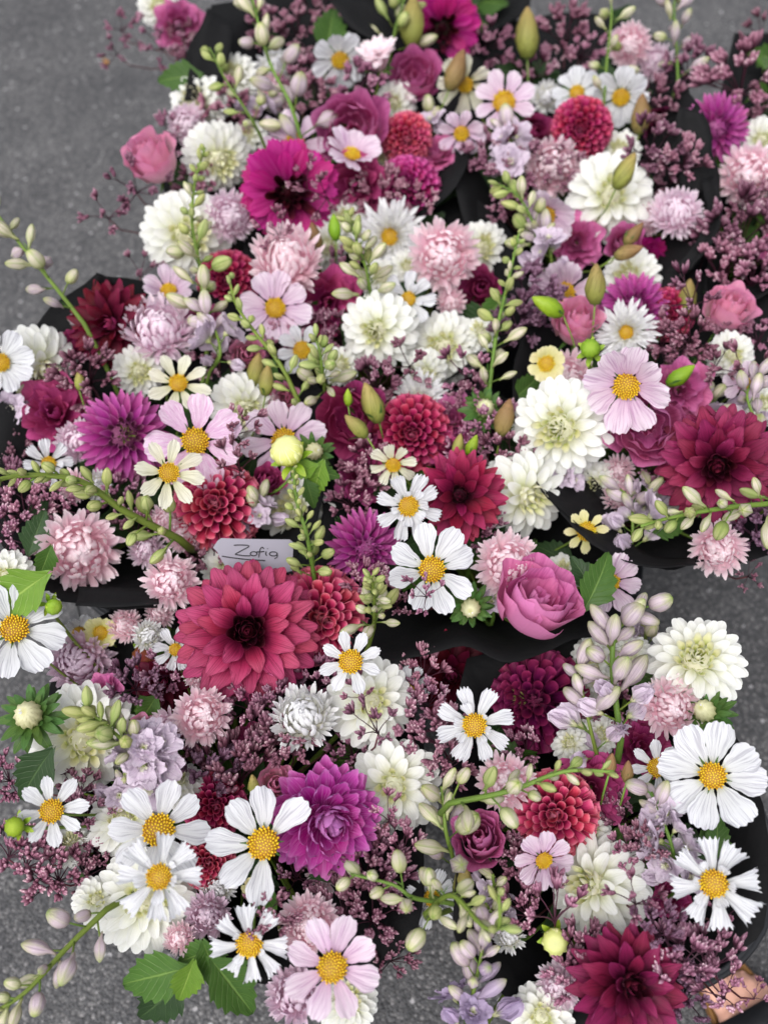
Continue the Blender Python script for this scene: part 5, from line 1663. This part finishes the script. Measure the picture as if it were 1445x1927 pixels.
# ================================================================== the foot of somebody standing by the bucket
def person():
    toe = at_z(1346, 1816, .02)
    d = Vector((-.42, .9, 0)).normalized()      # where the toes point
    r = Vector((d.y, -d.x, 0))
    org = toe - d * .245                         # heel
    org.z = 0
    def W(a, b, z):
        return d * a + r * b + Vector((0, 0, z))
    SK = simple_mat('skin', (200, 152, 134), .5, .35, .10, 25, .1, 60)
    bm_ = MB()
    def blob(p, rx, ry, rz, n=12):
        M = Matrix.Translation(p) @ Matrix((d, r, Vector((0, 0, 1)))).transposed().to_4x4() @ Matrix.Diagonal((rx, ry, rz, 1))
        lathe(bm_, [(max(.02, math.sin(PI * i / 8)), -math.cos(PI * i / 8)) for i in range(9)], n, M)
    def limb(pts):
        for (a, b, z, ra), (a2, b2, z2, rb) in zip(pts, pts[1:]):
            nb = max(4, int((W(a2, b2, z2) - W(a, b, z)).length / .006))
            for i in range(nb + 1):
                t = i / nb
                R = ra + (rb - ra) * t
                blob(W(a + (a2 - a) * t, b + (b2 - b) * t, z + (z2 - z) * t), R, R, R)
    Z = .024                                     # top of the sole
    limb([(.035, 0, Z + .034, .033), (.09, 0, Z + .036, .033), (.15, .004, Z + .026, .027)])
    for b in (-.03, -.012, .006, .024):
        limb([(.10, b * .7, Z + .03, .024), (.175, b, Z + .02, .019)])
    limb([(.05, 0, Z + .05, .034), (.06, 0, Z + .10, .036), (.055, 0, Z + .2, .044), (.05, 0, Z + .32, .055), (.06, 0, Z + .45, .055)])
    for b, L, ra in ((-.034, .245, .0125), (-.012, .247, .0095), (.006, .238, .009), (.022, .226, .0085), (.037, .212, .008)):
        limb([(.175, b * .9, Z + .016, .013), (L - .022, b, Z + .02, ra), (L - ra, b, Z + ra * .95, ra)])
    me = bm_.mesh('foot_parts', SK)
    tmp = link(bpy.data.objects.new('tmp', me))
    m = tmp.modifiers.new('r', 'REMESH')
    m.mode = 'VOXEL'
    m.voxel_size = .004
    s = tmp.modifiers.new('s', 'SMOOTH')
    s.factor = .5
    s.iterations = 3
    dg = bpy.context.evaluated_depsgraph_get()
    body = bpy.data.meshes.new_from_object(tmp.evaluated_get(dg))
    body.name = 'foot_and_leg'
    body.materials.clear()
    body.materials.append(SK)
    body.polygons.foreach_set('use_smooth', [True] * len(body.polygons))
    bpy.data.objects.remove(tmp)
    T = thing('person', 'bare foot in a black strapped tan sandal beside the bucket', 'person', org)
    part('body', body, T, Matrix.Translation(org))
    # toenails
    for b, L, ra in ((-.034, .245, .0125), (-.012, .247, .0095), (.006, .238, .009), (.022, .226, .0085), (.037, .212, .008)):
        mb = MB()
        lathe(mb, [(.02, -.2), (.8, -.1), (1, .1), (.7, .3), (.02, .36)], 10, Matrix.Translation(W(L - ra * .9, b, Z + ra * 1.72)) @ frame(Vector((d.x * .25, d.y * .25, 1))) @ Matrix.Diagonal((ra * .55, ra * .6, ra * .5, 1)))
        part('toenail', mb.mesh('toenail', simple_mat('nail', (216, 160, 146), .3, .5)), T, Matrix.Translation(org))
    # sandal: sole with raised tan edge, black straps
    S = thing('sandal', 'tan soled sandal with black straps worn on the bare foot', 'sandal', org)
    outl = []
    for i in range(40):
        a = 2 * PI * i / 40
        u = math.copysign(abs(math.cos(a))**.85, math.cos(a))
        wv = .046 + .008 * u
        outl.append((.125 + .138 * u, math.copysign(abs(math.sin(a))**.85, math.sin(a)) * wv))
    mb = MB()
    n = len(outl)
    vs, fs = [], []
    for z, k in ((.002, .97), (.006, 1.0), (.022, 1.0), (.026, .985), (.024, .95), (.022, .5)):
        for a, b in outl:
            vs.append(W(.125 + (a - .125) * k, b * k, z))
    for i in range(5):
        for j in range(n):
            fs.append((i * n + j, i * n + (j + 1) % n, (i + 1) * n + (j + 1) % n, (i + 1) * n + j))
    fs.append(tuple(range(n))[::-1])
    fs.append(tuple(5 * n + j for j in range(n)))
    mb.add(vs, fs)
    part('sole', mb.mesh('sole', simple_mat('tan_cork', (132, 96, 58), .8, .2, .25, 80, .3, 200)), S, Matrix.Translation(org))
    STR = simple_mat('black_strap', (24, 25, 29), .5, .4, .2, 30, .2, 90)
    for a0, a1, ht in ((.125, .180, .070), (.07, .105, .094)):
        vs, fs = [], []
        for i in range(15):
            t = i / 14
            ang = PI * t
            b, z = -math.cos(ang) * .054, .012 + math.sin(ang)**.7 * ht
            for k, (a, off) in enumerate(((a0, 0), (a1, 0), (a1, .003), (a0, .003))):
                fz = z - (.010 if a == a1 else 0) * math.sin(ang)
                vs.append(W(a, b * (1 + off * 8), fz + off))
        for i in range(14):
            for k in range(4):
                fs.append((i * 4 + k, i * 4 + (k + 1) % 4, i * 4 + 4 + (k + 1) % 4, i * 4 + 4 + k))
        fs += [(0, 1, 2, 3), (59, 58, 57, 56)]
        mb = MB()
        mb.add(vs, fs)
        part('strap', mb.mesh('strap', STR), S, Matrix.Translation(org))
person()

# a dry leaf lying on the asphalt
p = at_z(204, 121, .004)
T = thing('fallen_leaf', 'small dry tan leaf lying alone on the asphalt', 'leaf', p)
mb = MB()
mb.add(*petal(random.Random(4), .7, ((0, .3), (.5, 1), (1, .4)), .2, 2, (.9, .6), (.5, .4), nu=6, nv=7))
part('leaf_blade', mb.mesh('dry_leaf', simple_mat('dry_leaf', (150, 104, 52), .8, .2, .3, 80)), T, Matrix.Translation(p) @ Matrix.Rotation(.8, 4, 'Z') @ Matrix.Scale(.022, 4))

# ================================================================== labels: what it looks like and what it stands by
LAND = [(470, 1040, 'handwritten name card'), (468, 1186, 'big raspberry dahlia'), (540, 848, 'lime dahlia bud'), (368, 830, 'streaked lilac cosmos'), (612, 1540, 'orchid purple dahlia'),
        (233, 820, 'green-centred purple dahlia'), (1332, 868, 'widest wine dahlia'), (865, 932, 'claret dahlia'), (215, 612, 'near black dahlia'), (1178, 1850, 'curled wine dahlia'),
        (545, 362, 'vivid magenta dahlia'), (1010, 1130, 'ruffled lisianthus bowl'), (290, 305, 'lone rosy lisianthus over asphalt'), (1340, 1460, 'widest white cosmos'), (1010, 1318, 'dark purple dahlia'),
        (1385, 1870, 'sandalled foot'), (410, 952, 'coral pompon under cosmos'), (1055, 805, 'creamy dahlia facing sideways'), (1178, 625, 'yellow-eyed white aster'), (1320, 260, 'tall black paper flap'),
        (1093, 243, 'crimson pompon'), (662, 242, 'mauve-pink open lisianthus'), (832, 52, 'blurred magenta dahlia'), (835, 480, 'tall incurved pink aster'), (625, 1820, 'lowest blush cosmos'),
        (400, 1850, 'hanging dahlia leaves'), (28, 1556, 'green globe bud'), (255, 1288, 'fuzzy joe-pye head'), (1045, 1530, 'coral pompon by larkspur'), (300, 1650, 'rolled-petal white cosmos'),
        (812, 1072, 'eight-petalled white cosmos'), (685, 1030, 'bright purple ball dahlia'), (28, 1184, 'cosmos under light green leaf'), (1262, 1330, 'pink aster by bucket rim'), (1150, 1250, 'nodding larkspur bells'),
        (58, 1348, 'ruffed aster bud'), (150, 1035, 'big pink aster'), (1384, 165, 'widest joe-pye head'), (712, 108, 'half closed aster'), (948, 193, 'pale cosmos by joe-pye'),
        (1110, 656, 'bud on bare stalk'), (1120, 1668, 'white dahlia with green eye'), (938, 1690, 'hooked larkspur tip'), (355, 442, 'white dahlia behind slender larkspur'), (735, 445, 'fluffy yellow-eyed aster'), (1148, 370, 'white dahlia under olive bud'), (712, 622, 'cream-hearted white dahlia'), (775, 815, 'crimson pompon above claret dahlia'),
        (768, 352, 'magenta pompon'), (302, 625, 'spreading lilac aster'), (75, 690, 'tilted white dahlia'), (462, 766, 'white dahlia by streaked cosmos'), (1178, 728, 'cupped blush cosmos'), (955, 1062, 'aster by lisianthus bowl'),
        (497, 1588, 'six-petalled white cosmos'), (98, 1526, 'slim-petalled white cosmos'), (1343, 1662, 'fringed cosmos by bucket rim'), (893, 1365, 'toothed white cosmos'), (696, 1322, 'white dahlia under slim cosmos'),
        (742, 1478, 'white dahlia by orchid dahlia'), (582, 1740, 'aster above blush cosmos'), (1408, 330, 'pink aster by paper flap'), (1272, 402, 'lilac aster inside paper'), (950, 786, 'brown lisianthus bud'),
        (1365, 592, 'rosy lisianthus over asphalt'), (432, 1072, 'dahlia behind name card'), (660, 1245, 'slim white cosmos'), (555, 272, 'blush cosmos above magenta dahlia'), (10, 682, 'cosmos with broad petals by asphalt')]
def near(x, y, T):
    return [n for _, n in sorted(((lx - x)**2 + (ly - y)**2, n) for lx, ly, n in LAND if (lx - x)**2 + (ly - y)**2 > 400)]
def words(s):
    return len(s.split())
def assign(recs, fmts):
    by = {}
    for rec in recs:
        T, look, x, y = rec
        by.setdefault(fmts[0](look, near(x, y, T)), []).append(rec)
    for lab, rs in by.items():
        if len(rs) == 1 or len(fmts) == 1:
            for T, *_ in rs:
                T['label'] = lab
        else:
            assign(rs, fmts[1:])
count = {}
for T, look, x, y in RECORDS:
    count[look] = count.get(look, 0) + 1
def f1(look, n):
    return look if count[look] == 1 and words(look) >= 4 else look + ' beside the ' + n[0]
def f2(look, n):
    return look + ' near ' + n[0] + ' and ' + n[1]
def f4(look, n):
    return look + ' near ' + n[0] + ' and ' + n[2]
def f5(look, n):
    return look + ' near ' + n[0] + ' and ' + n[3]
def f6(look, n):
    return look + ' not far from ' + n[0] + ' and ' + n[4]
def f3(look, n):
    return look + ' among ' + n[0] + ', ' + n[1] + ' and ' + n[2]
def cut(f):
    def g(look, n):
        s = f(look, n)
        if words(s) > 16:
            s = f1(look, n)
        return s
    return g
assign(RECORDS, [f1, cut(f2), cut(f4), cut(f5), cut(f6), cut(f3)])
